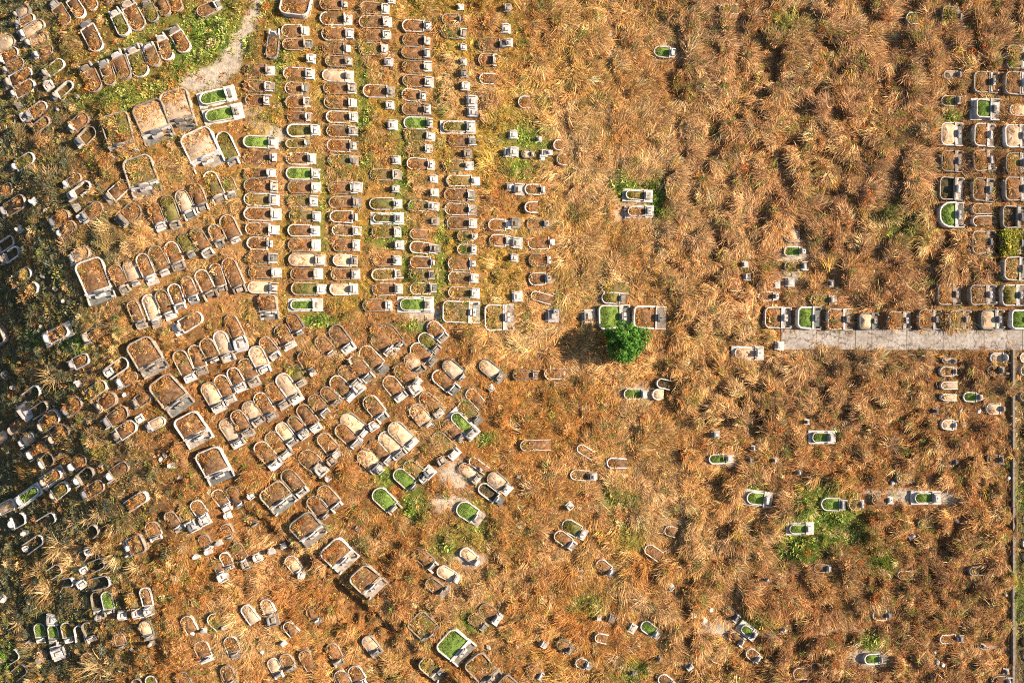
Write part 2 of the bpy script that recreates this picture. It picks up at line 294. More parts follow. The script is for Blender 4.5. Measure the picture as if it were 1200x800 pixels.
# lush green patches
green = np.zeros_like(sand)
for a, k in (((968, 605, 36, 34), 1.1), ((938, 640, 30, 18), 1.0), ((985, 625, 24, 16), .8), ((770, 236, 12, 24), 1.1), ((735, 222, 20, 12), .9), ((368, 376, 24, 7), 1.0), ((462, 276, 34, 14), .75),
             ((482, 320, 12, 34), .7), ((570, 512, 12, 7), 1.0), ((485, 590, 16, 20), 1.0), ((450, 560, 14, 12), .9), ((488, 382, 14, 7), .9),
             ((12, 772, 16, 22), 1.1), ((240, 40, 50, 34), .75), ((205, 60, 70, 26), .6), ((150, 110, 60, 20), .4), ((330, 60, 12, 60), .4), ((425, 120, 10, 80), .5), ((470, 200, 12, 90), .5), ((376, 250, 8, 90), .35), ((515, 300, 10, 60), .55), ((555, 725, 20, 14), .7), ((430, 190, 10, 10), .6), ((560, 610, 22, 26), .35),
             ((60, 395, 34, 10), .8), ((85, 405, 20, 14), .8), ((1050, 265, 40, 24), .45), ((920, 30, 20, 24), .45), ((880, 725, 14, 12), .7), ((885, 570, 16, 6), .8),
             ((1025, 748, 16, 10), .8), ((735, 785, 24, 14), .5), ((690, 700, 20, 14), .5), ((720, 585, 24, 10), .55), ((740, 630, 26, 16), .4), ((615, 165, 30, 20), .6), ((610, 195, 20, 14), .6),
             ((1115, 140, 12, 8), .9), ((1195, 585, 10, 30), .45), ((1193, 700, 10, 40), .4), ((1030, 655, 20, 14), .5), ((930, 612, 20, 10), .8), ((520, 640, 20, 20), .35)):
    green = np.maximum(green, np.clip(k*(blob(*a)*1.7-0.15)+(fbm(5, GX, GY, 1.8)-0.5)*0.8, 0, 1)*(blob(*a) > .1))
# orange leaf litter on mown ground
litter = np.zeros_like(sand)
for a in ((590, 320, 26, 60), (608, 180, 22, 26), (250, 350, 60, 14), (280, 640, 60, 40), (430, 780, 40, 30), (700, 740, 70, 50), (650, 650, 50, 40), (560, 590, 40, 20),
          (330, 690, 60, 60), (1010, 560, 60, 40), (940, 540, 60, 40), (940, 710, 40, 40), (1050, 770, 60, 40), (250, 740, 90, 60)):
    litter = np.maximum(litter, np.clip(blob(*a)*1.5-0.2, 0, 1))
# the shaded western foot of the hill, overgrown with dark low creepers
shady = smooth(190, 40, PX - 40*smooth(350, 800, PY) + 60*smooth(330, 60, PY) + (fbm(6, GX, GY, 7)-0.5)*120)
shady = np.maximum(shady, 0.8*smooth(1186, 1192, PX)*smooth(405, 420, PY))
cols_zone = smooth(275, 300, PX)*smooth(640, 590, PX)*smooth(385, 360, PY)
fan_zone = smooth(560, 500, PX)*smooth(365, 385, PY)*smooth(700, 640, PY+ (300-PX)*0.35)
corner = smooth(330, 300, PX)*smooth(160, 110, PY)
# long lodged straw
tall = 0.25+0.75*smooth(560, 680, PX)+.3*smooth(290, 220, PX)*smooth(.35, .6, fbm(2, GX, GY, 5))
tall = np.where(cols_zone > .5, 0.42, tall)
tall = np.maximum(tall, .62*smooth(370, 400, PY)*smooth(150, 300, PX))
tall = tall*(1-0.5*corner)*(1-0.15*litter)*(1-0.7*sand)
tall = tall*(1-.35*smooth(880, 1000, PX)*smooth(400, 480, PY))
for a, k in (((560, 380, 60, 26), .8), ((600, 400, 60, 20), .9), ((560, 470, 50, 50), .75), ((130, 300, 60, 50), .6), ((90, 640, 70, 60), .6), ((450, 700, 60, 40), .7), ((620, 560, 40, 30), .8),
             ((850, 660, 60, 60), 1.1), ((860, 490, 60, 50), 1.0), ((500, 640, 40, 30), .65), ((270, 220, 40, 40), .7), ((570, 60, 40, 60), .55)):
    tall = np.maximum(tall, k*np.clip(blob(*a)*1.3, 0, 1))
brush = np.clip(.25+.75*smooth(300, 250, PX)*smooth(.35, .55, fbm(1, GX, GY, 5))+.34*smooth(760, 900, PX)+.35*smooth(330, 420, PY)*smooth(.4, .6, fbm(1, GX, GY, 6)), 0, 1)
for a_ in ((285, 225, 34, 34), (130, 300, 60, 50), (250, 160, 30, 20), (160, 235, 60, 20), (80, 520, 60, 40), (120, 160, 40, 24), (330, 120, 30, 40)): brush = np.maximum(brush, np.clip(blob(*a_)*1.4, 0, 1))
brush = brush*(1-.55*shady)*(1-sand)*(1-.7*litter)*(1-.5*corner)
# clumps: lumpy ground under the tall stands
clump = NZ[7](GX, GY, 1.45)*0.6+NZ[8](GX, GY, .8)*0.4
lump = smooth(0.40, 0.72, clump)
open_ = (1-np.clip(near*1.15, 0, 1))*(1-sand)
BUMP = open_*np.clip(tall, 0, 1)*(0.80*lump)*smooth(0.2, 0.6, fbm(9, GX, GY, 9)+0.15)+open_*0.10*clump+open_*.45*lump*brush*(1-.7*np.clip(tall, 0, 1))
BUMP = BUMP*(1-0.6*shady)*(1-.5*smooth(580, 640, PX)*smooth(820, 740, PX))
pave = smooth(908, 924, PX+(NZ[4](GX, GY, .9)-.5)*22)*smooth(384.5, 389, PY+(NZ[3](GX, GY, .7)-.5)*7)*smooth(411, 406, PY+(NZ[5](GX, GY, .7)-.5)*7)
BUMP *= 1-smooth(900, 908, PX)*smooth(375, 384, PY)*smooth(420, 411, PY)
clear = np.maximum(clear, pave)
_d = (A1-A0)/np.hypot(*(A1-A0)); _s = (GX-A0[0])*-_d[1]+(GY-A0[1])*_d[0]; _t = (GX-A0[0])*_d[0]+(GY-A0[1])*_d[1]
near = np.maximum(near, .8*smooth(2.6, 1.2, np.abs(_s+.6))*smooth(-2, 1, _t)*smooth(31, 28, _t)); _c = .7*smooth(1.4, .8, np.abs(_s+.8))*smooth(-2, 1, _t)*smooth(31, 28, _t); clear = np.maximum(clear, _c)
clear = np.maximum(clear, smooth(1183.2, 1184, PX)*smooth(1188.5, 1187.5, PX)*smooth(406, 410, PY))
near = np.maximum(near, 0.9*smooth(1176, 1182, PX)*smooth(1196, 1188, PX)*smooth(406, 410, PY))
near = np.maximum(near, 0.8*smooth(906, 914, PX)*smooth(378, 385, PY)*smooth(417, 410, PY))
GZ = HZ+BUMP
def samp(F, X, Y):
    x = np.clip((np.asarray(X)-GX0)/GS, 0, GNX-1.001); y = np.clip((np.asarray(Y)-GY0)/GS, 0, GNY-1.001)
    i = x.astype(int); j = y.astype(int); fx = x-i; fy = y-j
    if F.ndim == 3: fx = fx[..., None]; fy = fy[..., None]
    return (F[i, j]*(1-fx)+F[i+1, j]*fx)*(1-fy)+(F[i, j+1]*(1-fx)+F[i+1, j+1]*fx)*fy

# colours of the plants over the place (albedo)
def C(*a): return np.array(a)
STRAW, TAN, ORANGE, RUST, PURPLE, DARK = C(.67, .41, .19), C(.55, .285, .10), C(.49, .21, .055), C(.38, .135, .04), C(.48, .245, .125), C(.15, .08, .035)
YELLOW, GREEN, OLIVE, DGREEN = C(.50, .33, .07), C(.15, .22, .035), C(.19, .165, .05), C(.135, .135, .075)
def mix(a, b, t): return a*(1-t[..., None])+b*t[..., None]
base = np.broadcast_to(TAN, PX.shape+(3,))
base = mix(base, STRAW, smooth(.35, .7, fbm(10, GX, GY, 6))*.9)
base = mix(base, ORANGE, smooth(380, 470, PY)*smooth(.3, .6, fbm(11, GX, GY, 8))*.75)
base = mix(base, PURPLE, smooth(720, 900, PX)*smooth(420, 330, PY)*.6)
base = mix(base, C(.42, .215, .10), smooth(760, 950, PX)*smooth(400, 450, PY)*.7)
base = mix(base, C(.34, .165, .075), smooth(900, 1100, PX)*smooth(.25, .6, fbm(12, GX, GY, 7))*.6)
base = mix(base, C(.27, .145, .08), smooth(700, 1000, PX)*smooth(.40, .68, fbm(0, GX, GY, 5))*.65)
base = mix(base, RUST, np.clip(fan_zone*.35+litter*.5, 0, 1)*smooth(.3, .6, fbm(12, GX, GY, 4)))
base = mix(base, YELLOW, np.clip(cols_zone*.6+.3*corner+.25*smooth(760, 640, PX)*smooth(400, 340, PY)+.12, 0, 1)*smooth(.42, .7, fbm(13, GX, GY, 3)))
base = mix(base, OLIVE, corner*.45)
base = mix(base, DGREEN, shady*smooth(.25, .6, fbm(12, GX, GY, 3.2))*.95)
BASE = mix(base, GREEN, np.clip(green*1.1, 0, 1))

# ------------------------------------------------------------------ materials
def new_mat(name):
    m = bpy.data.materials.new(name); m.use_nodes = True; t = m.node_tree
    b = t.nodes['Principled BSDF']; b.inputs['Specular IOR Level'].default_value = 0.25
    return m, t, b
def N(t, kind, **kw):
    n = t.nodes.new(kind)
    for k, v in kw.items(): setattr(n, k, v)
    return n
def noise_node(t, scale, detail=5.0, rough=0.6, coord='Object', vec=None):
    n = N(t, 'ShaderNodeTexNoise'); n.inputs['Scale'].default_value = scale; n.inputs['Detail'].default_value = detail
    n.inputs['Roughness'].default_value = rough
    if vec is None:
        if coord == 'Position': vec = N(t, 'ShaderNodeNewGeometry').outputs['Position']
        else: vec = N(t, 'ShaderNodeTexCoord').outputs[coord]
    t.links.new(vec, n.inputs['Vector']); return n.outputs['Fac']
def ramp(t, fac, stops):
    r = N(t, 'ShaderNodeValToRGB'); e = r.color_ramp.elements
    while len(e) < len(stops): e.new(0.5)
    for q, (p, c) in zip(e, stops): q.position = p; q.color = (*c, 1)
    t.links.new(fac, r.inputs[0]); return r.outputs[0]
def mixc(t, a, b, fac, mode='MIX'):
    m = N(t, 'ShaderNodeMix', data_type='RGBA', blend_type=mode)
    for s, v in ((m.inputs[6], a), (m.inputs[7], b), (m.inputs[0], fac)):
        if hasattr(v, 'links'): t.links.new(v, s)
        elif isinstance(v, (int, float)): s.default_value = v
        else: s.default_value = (*v, 1)
    return m.outputs[2]
def bump(t, b, fac, dist, strength=0.6):
    n = N(t, 'ShaderNodeBump'); n.inputs['Distance'].default_value = dist; n.inputs['Strength'].default_value = strength
    t.links.new(fac, n.inputs['Height']); t.links.new(n.outputs[0], b.inputs['Normal'])
def stone_mat(name, lo, hi, grime, gk=0.5):
    m, t, b = new_mat(name); b.inputs['Roughness'].default_value = 0.85
    rnd = N(t, 'ShaderNodeObjectInfo').outputs['Random']
    c = ramp(t, rnd, [(0.0, lo), (1.0, hi)])
    f = noise_node(t, 2.6, 6, .7, 'Position')
    fr = ramp(t, f, [(0.40, (0, 0, 0)), (0.66, (gk,)*3)])
    c = mixc(t, c, grime, fr)
    f2 = noise_node(t, 11, 4, .6, 'Position')
    c = mixc(t, c, (0.72, .72, .72), ramp(t, f2, [(.45, (0, 0, 0)), (.75, (.8,)*3)]), 'MULTIPLY')
    t.links.new(c, b.inputs['Base Color']); bump(t, b, f2, 0.02); return m
def earth_mat(name, stops, scale=3.0, bd=0.05):
    m, t, b = new_mat(name); b.inputs['Roughness'].default_value = 1.0; b.inputs['Specular IOR Level'].default_value = 0.05
    f = noise_node(t, scale, 7, .7, 'Position'); c = ramp(t, f, stops)
    rnd = N(t, 'ShaderNodeObjectInfo').outputs['Random']
    c = mixc(t, c, ramp(t, rnd, [(0, (.72, .74, .78)), (1, (1.12, 1.04, .96))]), 1.0, 'MULTIPLY')
    t.links.new(c, b.inputs['Base Color']); bump(t, b, noise_node(t, scale*4, 5, .7, 'Position'), bd); return m
M = {}
M['white'] = stone_mat('whitewashed_concrete', (.46, .42, .37), (.70, .66, .61), (.20, .13, .08), .7)
M['grey'] = stone_mat('weathered_concrete', (.20, .17, .14), (.42, .35, .28), (.11, .07, .04), .8)
M['dark'] = stone_mat('mossy_concrete', (.13, .13, .12), (.26, .25, .22), (.06, .05, .03), .8)
M['granite'] = stone_mat('granite', (.10, .10, .11), (.30, .28, .27), (.06, .05, .05), .5)
M['tile'] = stone_mat('pale_terrazzo', (.42, .36, .33), (.55, .53, .51), (.22, .17, .13), .6)
M['earth_d'] = earth_mat('dry_mound_earth', [(.28, (.05, .028, .016)), (.5, (.17, .09, .045)), (.72, (.33, .20, .11))])
M['earth_l'] = earth_mat('bare_pale_earth', [(.25, (.30, .18, .10)), (.5, (.52, .37, .24)), (.75, (.68, .53, .39))], 2.0, .03)
M['earth_g'] = earth_mat('turf_soil', [(.3, (.12, .18, .03)), (.7, (.22, .31, .07))], 3.0, .04)
M['earth_o'] = earth_mat('olive_turf_soil', [(.3, (.09, .085, .025)), (.7, (.24, .20, .07))], 3.0, .04)
M['earth_k'] = earth_mat('shade_toned_soil', [(.3, (.035, .030, .02)), (.7, (.13, .10, .06))], 3.0, .05)  # shade inside the sunken graves is put into this soil colour
M['earth_w'] = earth_mat('weedy_soil', [(.3, (.08, .06, .025)), (.7, (.24, .17, .07))], 3.0, .06)
M['earth_y'] = M['earth_o']

# ground: colour comes from the survey of plants and bare earth, grain from noise
def ground_mat():
    m, t, b = new_mat('ground'); b.inputs['Roughness'].default_value = 1.0; b.inputs['Specular IOR Level'].default_value = 0.0
    a = N(t, 'ShaderNodeAttribute', attribute_name='soil').outputs['Color']
    f = noise_node(t, 2.2, 8, .75, 'Position'); f2 = noise_node(t, .35, 5, .6, 'Position')
    c = mixc(t, a, ramp(t, f, [(.3, (.42, .40, .38)), (.52, (.95, .93, .9)), (.72, (1.45, 1.35, 1.2))]), 1.0, 'MULTIPLY')
    c = mixc(t, c, ramp(t, f2, [(.3, (.8, .82, .8)), (.7, (1.15, 1.1, 1.05))]), 1.0, 'MULTIPLY')
    t.links.new(c, b.inputs['Base Color']); bump(t, b, noise_node(t, 6, 6, .75, 'Position'), 0.12, .8); return m
M['ground'] = ground_mat()

# ------------------------------------------------------------------ ground sheet
SANDC = C(.42, .35, .28)
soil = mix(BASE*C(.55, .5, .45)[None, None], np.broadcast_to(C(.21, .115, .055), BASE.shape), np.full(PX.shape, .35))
soil = mix(soil, np.broadcast_to(C(.33, .17, .075), BASE.shape), litter*.7)
soil = mix(soil, np.broadcast_to(C(.17, .09, .045), BASE.shape), fan_zone*.6)
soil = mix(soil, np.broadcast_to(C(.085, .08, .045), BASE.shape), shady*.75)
soil = mix(soil, np.broadcast_to(GREEN*.75, BASE.shape), np.clip(green, 0, 1)*.85)
soil = mix(soil, np.broadcast_to(SANDC, BASE.shape), np.clip(sand*1.1, 0, 1))
ring = [90, 130, 220, 420, 900]
xs = np.concatenate([-np.array(ring[::-1]), gx[::1], np.array(ring)]); ys = np.concatenate([-np.array(ring[::-1]), gy[::1], np.array(ring)])
nx, ny = len(xs), len(ys)
XX, YY = np.meshgrid(xs, ys, indexing='ij'); ZZ = np.zeros_like(XX); ZZ = np.asarray(height(XX, YY)); pass
k = len(ring); ZZ[k:-k, k:-k] = GZ
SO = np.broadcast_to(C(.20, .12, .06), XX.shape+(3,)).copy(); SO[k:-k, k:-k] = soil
V = np.stack([XX, YY, ZZ], -1).reshape(-1, 3)
I = np.arange(nx*ny).reshape(nx, ny)
Fq = np.stack([I[:-1, :-1], I[1:, :-1], I[1:, 1:], I[:-1, 1:]], -1).reshape(-1, 4)
me = bpy.data.meshes.new('ground'); me.vertices.add(len(V)); me.vertices.foreach_set('co', V.astype(np.float32).ravel())
me.loops.add(Fq.size); me.loops.foreach_set('vertex_index', Fq.astype(np.int32).ravel())
me.polygons.add(len(Fq)); me.polygons.foreach_set('loop_start', np.arange(0, Fq.size, 4, dtype=np.int32))
me.polygons.foreach_set('use_smooth', np.ones(len(Fq), bool)); me.update(calc_edges=True)
ca = me.attributes.new('soil', 'FLOAT_COLOR', 'POINT')
ca.data.foreach_set('color', np.concatenate([SO.reshape(-1, 3), np.ones((nx*ny, 1))], 1).astype(np.float32).ravel())
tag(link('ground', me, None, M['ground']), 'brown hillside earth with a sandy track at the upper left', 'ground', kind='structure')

# ------------------------------------------------------------------ concrete path and drain wall at the east side
def box(v, f, x0, x1, y0, y1, z0, z1, top=0.0, rot=None, org=(0, 0)):
    b = len(v); q = [(x0, y0, z0), (x1, y0, z0), (x1, y1, z0), (x0, y1, z0), (x0+top, y0+top, z1), (x1-top, y0+top, z1), (x1-top, y1-top, z1), (x0+top, y1-top, z1)]
    if rot is not None:
        c, s = math.cos(rot), math.sin(rot); q = [(org[0]+x*c-y*s, org[1]+x*s+y*c, z) for x, y, z in q]
    v += q; f += [tuple(b+i for i in t) for t in ((3, 2, 1, 0), (4, 5, 6, 7), (0, 1, 5, 4), (1, 2, 6, 5), (2, 3, 7, 6), (3, 0, 4, 7))]
def slab_mat():
    m, t, b = new_mat('cracked_concrete'); b.inputs['Roughness'].default_value = .9
    f = noise_node(t, .5, 6, .65, 'Position'); f2 = noise_node(t, 3.5, 6, .7, 'Position')
    c = ramp(t, f, [(.3, (.20, .175, .15)), (.5, (.34, .30, .26)), (.72, (.42, .385, .345))])
    c = mixc(t, c, (.19, .12, .07), ramp(t, f2, [(.44, (0, 0, 0)), (.64, (.8,)*3)]))
    pos = N(t, 'ShaderNodeNewGeometry').outputs['Position']
    w = N(t, 'ShaderNodeTexNoise'); w.inputs['Scale'].default_value = 1.3; w.inputs['Detail'].default_value = 4; t.links.new(pos, w.inputs['Vector'])
    vm = N(t, 'ShaderNodeVectorMath', operation='SCALE'); vm.inputs['Scale'].default_value = 1.6; t.links.new(w.outputs['Color'], vm.inputs[0])
    va = N(t, 'ShaderNodeVectorMath', operation='ADD'); t.links.new(pos, va.inputs[0]); t.links.new(vm.outputs[0], va.inputs[1])
    vo = N(t, 'ShaderNodeTexVoronoi', feature='DISTANCE_TO_EDGE'); vo.inputs['Scale'].default_value = .27; t.links.new(va.outputs[0], vo.inputs['Vector'])
    cr = ramp(t, vo.outputs['Distance'], [(.006, (.9,)*3), (.016, (0,)*3)])
    c = mixc(t, c, (.10, .07, .045), cr)
    t.links.new(c, b.inputs['Base Color']); bump(t, b, f2, .03); return m
M['slab'] = slab_mat()
path = bpy.data.objects.new('concrete_path', None); col.objects.link(path)
path.location = (46, .25, 0)
tag(path, 'pale cracked concrete path running to the east edge below the square tombs', 'path', kind='structure')
edges = [913.5, 955, 1001, 1020.5, 1061.5, 1104, 1152, 1197, 1240, 1285, 1330]
for a, b in zip(edges[:-1], edges[1:]):
    v = []; f = []; X0, X1 = (a-600)/10+.03, (b-600)/10-.03
    y0 = -1.05 if a > 960 else -1.0; y1 = 1.42-.25+random.uniform(-.05, .05)
    z = .13+random.uniform(-.02, .02)
    z += float(height((X0+X1)/2, .25)); box(v, f, X0-46, X1-46, y0-.2+random.uniform(-.04, .04), y1-.0, z-.4, z, .015)
    link('slab', mesh('slab', v, f), path, M['slab'])
v = []; f = []
for i in range(10):
    y1 = -.95-i*4.6; y0 = y1-4.57
    box(v, f, -.16, .16, y0, y1, -1.3, .42+random.uniform(-.04, .04), .02)
dw = link('drain_wall', mesh('drain_wall', v, f), None, M['grey']); dw.location = (58.55, 0, 0)
tag(dw, 'long straight low grey concrete drain wall running down the east edge', 'wall')

# ------------------------------------------------------------------ graves
def outline(L, w, rc, n=7):
    """horseshoe line from the front of one side round the back to the front of the other, with outward normals"""
    hw = w/2; P = []
    for u in (L, L*.62+rc*.38): P.append((u, -hw, 0, -1))
    for i in range(n+1):
        t = math.pi/2*i/n; P.append((rc-rc*math.sin(t), -(hw-rc)-rc*math.cos(t), -math.sin(t), -math.cos(t)))
    if hw-rc > .05: pass
    for i in range(n+1):
        t = math.pi/2*(1-i/n)
        if i == 0 and hw-rc < .02: continue
        P.append((rc-rc*math.sin(t), (hw-rc)+rc*math.cos(t), -math.sin(t), math.cos(t)))
    for u in (L*.62+rc*.38, L): P.append((u, hw, 0, 1))
    return P
def kerb_mesh(P, t, hb, hf, L, rnd, low=-.7):
    v = []; f = []
    for u, y, nu, ny in P:
        k = 1-min(1, max(0, u/L)); h = hf+(hb-hf)*(k**.8)+rnd.uniform(-.02, .02); j = rnd.uniform(-.015, .015)
        for off, z in ((j, low), (j, h-.03), (-t*.25, h), (-t*.75, h), (-t+j, h-.03), (-t+j, low)):
            v.append((u+nu*off, y+ny*off, z))
    for i in range(len(P)-1):
        for q in range(5): a = i*6+q; f.append((a, a+1, a+7, a+6))
    e = (len(P)-1)*6; f.append((5, 4, 3, 2, 1, 0)); f.append(tuple(range(e, e+6)))
    return mesh('kerb', v, f)
def mound_mesh(P, t, z0, bulge, Lr, rnd, rough=.05):
    R = [(u-nu*t*.8, y-ny*t*.8) for u, y, nu, ny in P]; n = len(R)
    cu = sum(p[0] for p in R)/n*.5+Lr*.27; v = []; f = []
    S = (1.0, .78, .52, .26)
    for s in S:
        for u, y in R:
            v.append((cu+(u-cu)*s, y*s, z0+bulge*(1-s*s)+(rnd.uniform(-rough, rough) if s < 1 else -.03)))
    v.append((cu, 0, z0+bulge))
    for r in range(len(S)-1):
        for i in range(n):
            j = (i+1) % n; a, b = r*n, (r+1)*n; f.append((a+i, a+j, b+j, b+i))
    b = (len(S)-1)*n
    for i in range(n): f.append((b+i, b+(i+1) % n, len(v)-1))
    return mesh('mound', v, f, True)
def part(name, boxes, parent, mat, smooth_=False):
    v = []; f = []
    for bx in boxes: box(v, f, *bx[:6], top=bx[6] if len(bx) > 6 else 0.0)
    return link(name, mesh(name, v, f), parent, mat)
def slab_arch(name, u, tk, w, z0, h, parent, mat, shoulder=.35):
    """an upright stone with a rounded head, its thickness along the grave"""
    pr = [(-w/2, z0), (w/2, z0)]; n = 8
    for i in range(n+1):
        a = math.pi*i/n; pr.append((w/2*math.cos(a), z0+h*(1-shoulder)+h*shoulder*math.sin(a)))
    m = len(pr); v = [(u, y, z) for y, z in pr]+[(u+tk, y, z) for y, z in pr]
    f = [tuple(range(m))[::-1], tuple(range(m, 2*m))]+[(i, (i+1) % m, m+(i+1) % m, m+i) for i in range(m)]
    return link(name, mesh(name, v, f), parent, mat)
def urn(u, y, z, parent, mat, r=.09):
    v = []; f = []; pr = [(.6, 0), (1, .5), (.95, .9), (1.1, 1.0), (.75, 1.0), (.6, .7)]
    for k_, (rr, zz) in enumerate(pr):
        for i in range(8):
            a = 2*math.pi*i/8; v.append((u+r*rr*math.cos(a), y+r*rr*math.sin(a), z+.2*zz))
    for k_ in range(len(pr)-1):
        for i in range(8): f.append((k_*8+i, k_*8+(i+1) % 8, k_*8+8+(i+1) % 8, k_*8+8+i))
    f.append(tuple(range(40, 48)))
    return link('incense_urn', mesh('incense_urn', v, f), parent, mat)

fills = []      # (grave, list of points for planting)
def build_grave(g, idx):
    rnd = random.Random(idx*13+5); L, w = g.L, g.w; big = g.sq
    root = bpy.data.objects.new(g.name, None); col.objects.link(root); root.empty_display_size = .3
    root.location = (g.x, g.y, g.z); root.rotation_mode = 'XYZ'; root.rotation_euler = (0, -g.pitch, g.a)
    g.root = root; ou = -L/2                                         # back end in local x
    shade = g.px < 210
    if 't' in g.fl or g.pl or g.fill == 'g': km = M['white']
    else: km = M['white'] if rnd.random() < (.42 if g.row[0] in 'CER' else .24) else M['grey'] if rnd.random() < .8 else M['dark']
    if g.over: km = M['grey'] if rnd.random() < .6 else km
    hm = M['white'] if rnd.random() < (.75 if g.row[0] in 'CE' else .3) else M['grey'] if rnd.random() < .75 else M['dark']
    if g.fill == 'k' and 't' not in g.fl: km = M['grey']
    t = (.108 if not big else .15)*(1.25 if 't' in g.fl else 1.0)*(rnd.uniform(.85, 1.1))
    if g.no: hd = 0.0
    elif big: hd = min(1.15, L*.34)
    else: hd = min(1.0, L*.30)
    inset = 0.0
    if g.pl:                                                          # stands on its own slab
        part('platform', [(ou-.12, ou+L, -w/2-.05, w/2+.05, -.9, .22, .03)], root, M['white'])
        inset = .18
    Lr = L-hd-(.0 if not g.no else .02); wr = w-2*inset
    rc = wr*.5 if not big else wr*(.24 if 'D' not in g.fl else .5)
    rc = min(rc, Lr*.6); 
    P = outline(Lr-inset, wr, rc); tp = rnd.uniform(-.10, .08)
    P = [(u+inset, y*(1+tp*(u/Lr-.5)), a, b) for u, y, a, b in P]
    hb = rnd.uniform(.26, .52) if not g.over else rnd.uniform(.35, .55)
    if big: hb = rnd.uniform(.6, .85)
    if g.no: hb = rnd.uniform(.45, .62); km = M['white'] if rnd.random() < .75 else M['grey']
    if g.pl: hb += .18
    hf = hb*rnd.uniform(.55, .8)
    P2 = [(u+ou, y, a, b) for u, y, a, b in P]
    def shifted(me):
        for q in me.vertices: q.co.x += ou
        return me
    Pk = P
    if not big and not g.pl and g.fill != 'g' and rnd.random() < .16:      # part of one side has broken away
        Pk = P[rnd.randint(1, 5):] if rnd.random() < .5 else P[:-rnd.randint(1, 5)]
    kb = kerb_mesh(Pk, t, hb, hf, Lr, rnd); link('kerb', shifted(kb), root, km)
    if g.fill == 'k': z0, bg = hf-.30, .05
    elif g.fill == 'g': z0, bg = hf-.05, rnd.uniform(.10, .18)
    elif g.fill == 'l': z0, bg = hf-.05, rnd.uniform(.12, .26)*(1.3 if big else 1)
    else: z0, bg = hf-.06, rnd.uniform(.15, .38)*(1.3 if big else 1)
    link('mound', shifted(mound_mesh(P, t, z0, bg, Lr, rnd, .02 if g.fill == 'g' else .05)), root, M['earth_'+g.fill])
    fills.append((g, P, t, z0, bg, Lr, ou))
    if g.no: return root
    u0 = ou+Lr                                                        # start of the stone group
    if big:
        sm = M['tile'] if rnd.random() < .5 else hm
        part('forecourt', [(u0-.10, ou+L, -w/2, w/2, -.8, .16, .02)], root, M['dark'] if rnd.random() < .5 else M['grey'])
        part('back_wall', [(u0-.22, u0-.012, -w/2+.01, w/2-.01, -.5, hf+.10, .015)], root, km)
        slab_arch('headstone', u0-.008, .16, w*.30, .163, .85, root, M['granite'] if rnd.random() < .5 else sm, .2)
        al = part('altar', [(u0+.30, u0+.30+hd*.28, -w*.17, w*.17, .163, .50, .02)], root, sm)
        for s in (-1, 1):
            a, b = sorted((s*w*.19, s*(w*.5-.12)))
            part('wing_wall', [(u0+.01, u0+.17, a, b, .163, .52), (u0+.175, u0+.30, (a if s < 0 else b-.22), (a+.22 if s < 0 else b), .163, .44)], root, sm)
            a, b = sorted((s*(w*.5-.115), s*(w*.5+.02)))
            part('side_wall', [(u0-.008, ou+L-.05, a, b, -.7, .36, .015)], root, km)
            if rnd.random() < .6: part('post', [(ou+L-.30, ou+L-.10, *sorted((s*(w*.5-.34), s*(w*.5-.14))), .163, .62, .03)], root, sm)
        urn(u0+.30+hd*.14, 0, .502, al, M['granite'])
        return root
    sm = M['white'] if rnd.random() < (.6 if g.row[0] in 'CE' else .35) else M['tile'] if rnd.random() < .4 else M['grey']
    style = rnd.random(); fw = w*rnd.uniform(.72, .95)
    fz = .10 if not g.pl else .225
    if not g.pl and rnd.random() < .78: part('forecourt', [(u0-.12, ou+L-rnd.uniform(0, .25), -fw/2, fw/2, -.7, .10, .015)], root, hm)
    part('back_wall', [(u0-.13, u0+.0, -w/2+.03, w/2-.03, -.4, hf+.06, .012)], root, km)
    hw_ = w*rnd.uniform(.42, .60)
    slab_arch('headstone', u0+.006, .13, hw_, fz+.003, rnd.uniform(.62, .85), root, sm if rnd.random() < .75 else M['granite'], .22 if style < .6 else .45)
    aw = w*rnd.uniform(.20, .30)
    al = part('altar', [(u0+.22, u0+.22+hd*rnd.uniform(.22, .46), -aw, aw, fz+.003, fz+rnd.uniform(.20, .34), .015)], root, hm)
    if style < .65:
        for s in (-1, 1):
            a, b = sorted((s*(fw/2-.16), s*(fw/2-.01)))
            part('wing_wall', [(u0+.008, u0+hd*rnd.uniform(.55, .9), a, b, fz+.003, fz+rnd.uniform(.22, .40), .015)], root, sm)
    if rnd.random() < .5: urn(u0+.22+hd*.17, 0, fz+.2, al, M['granite'], .08)
    return root

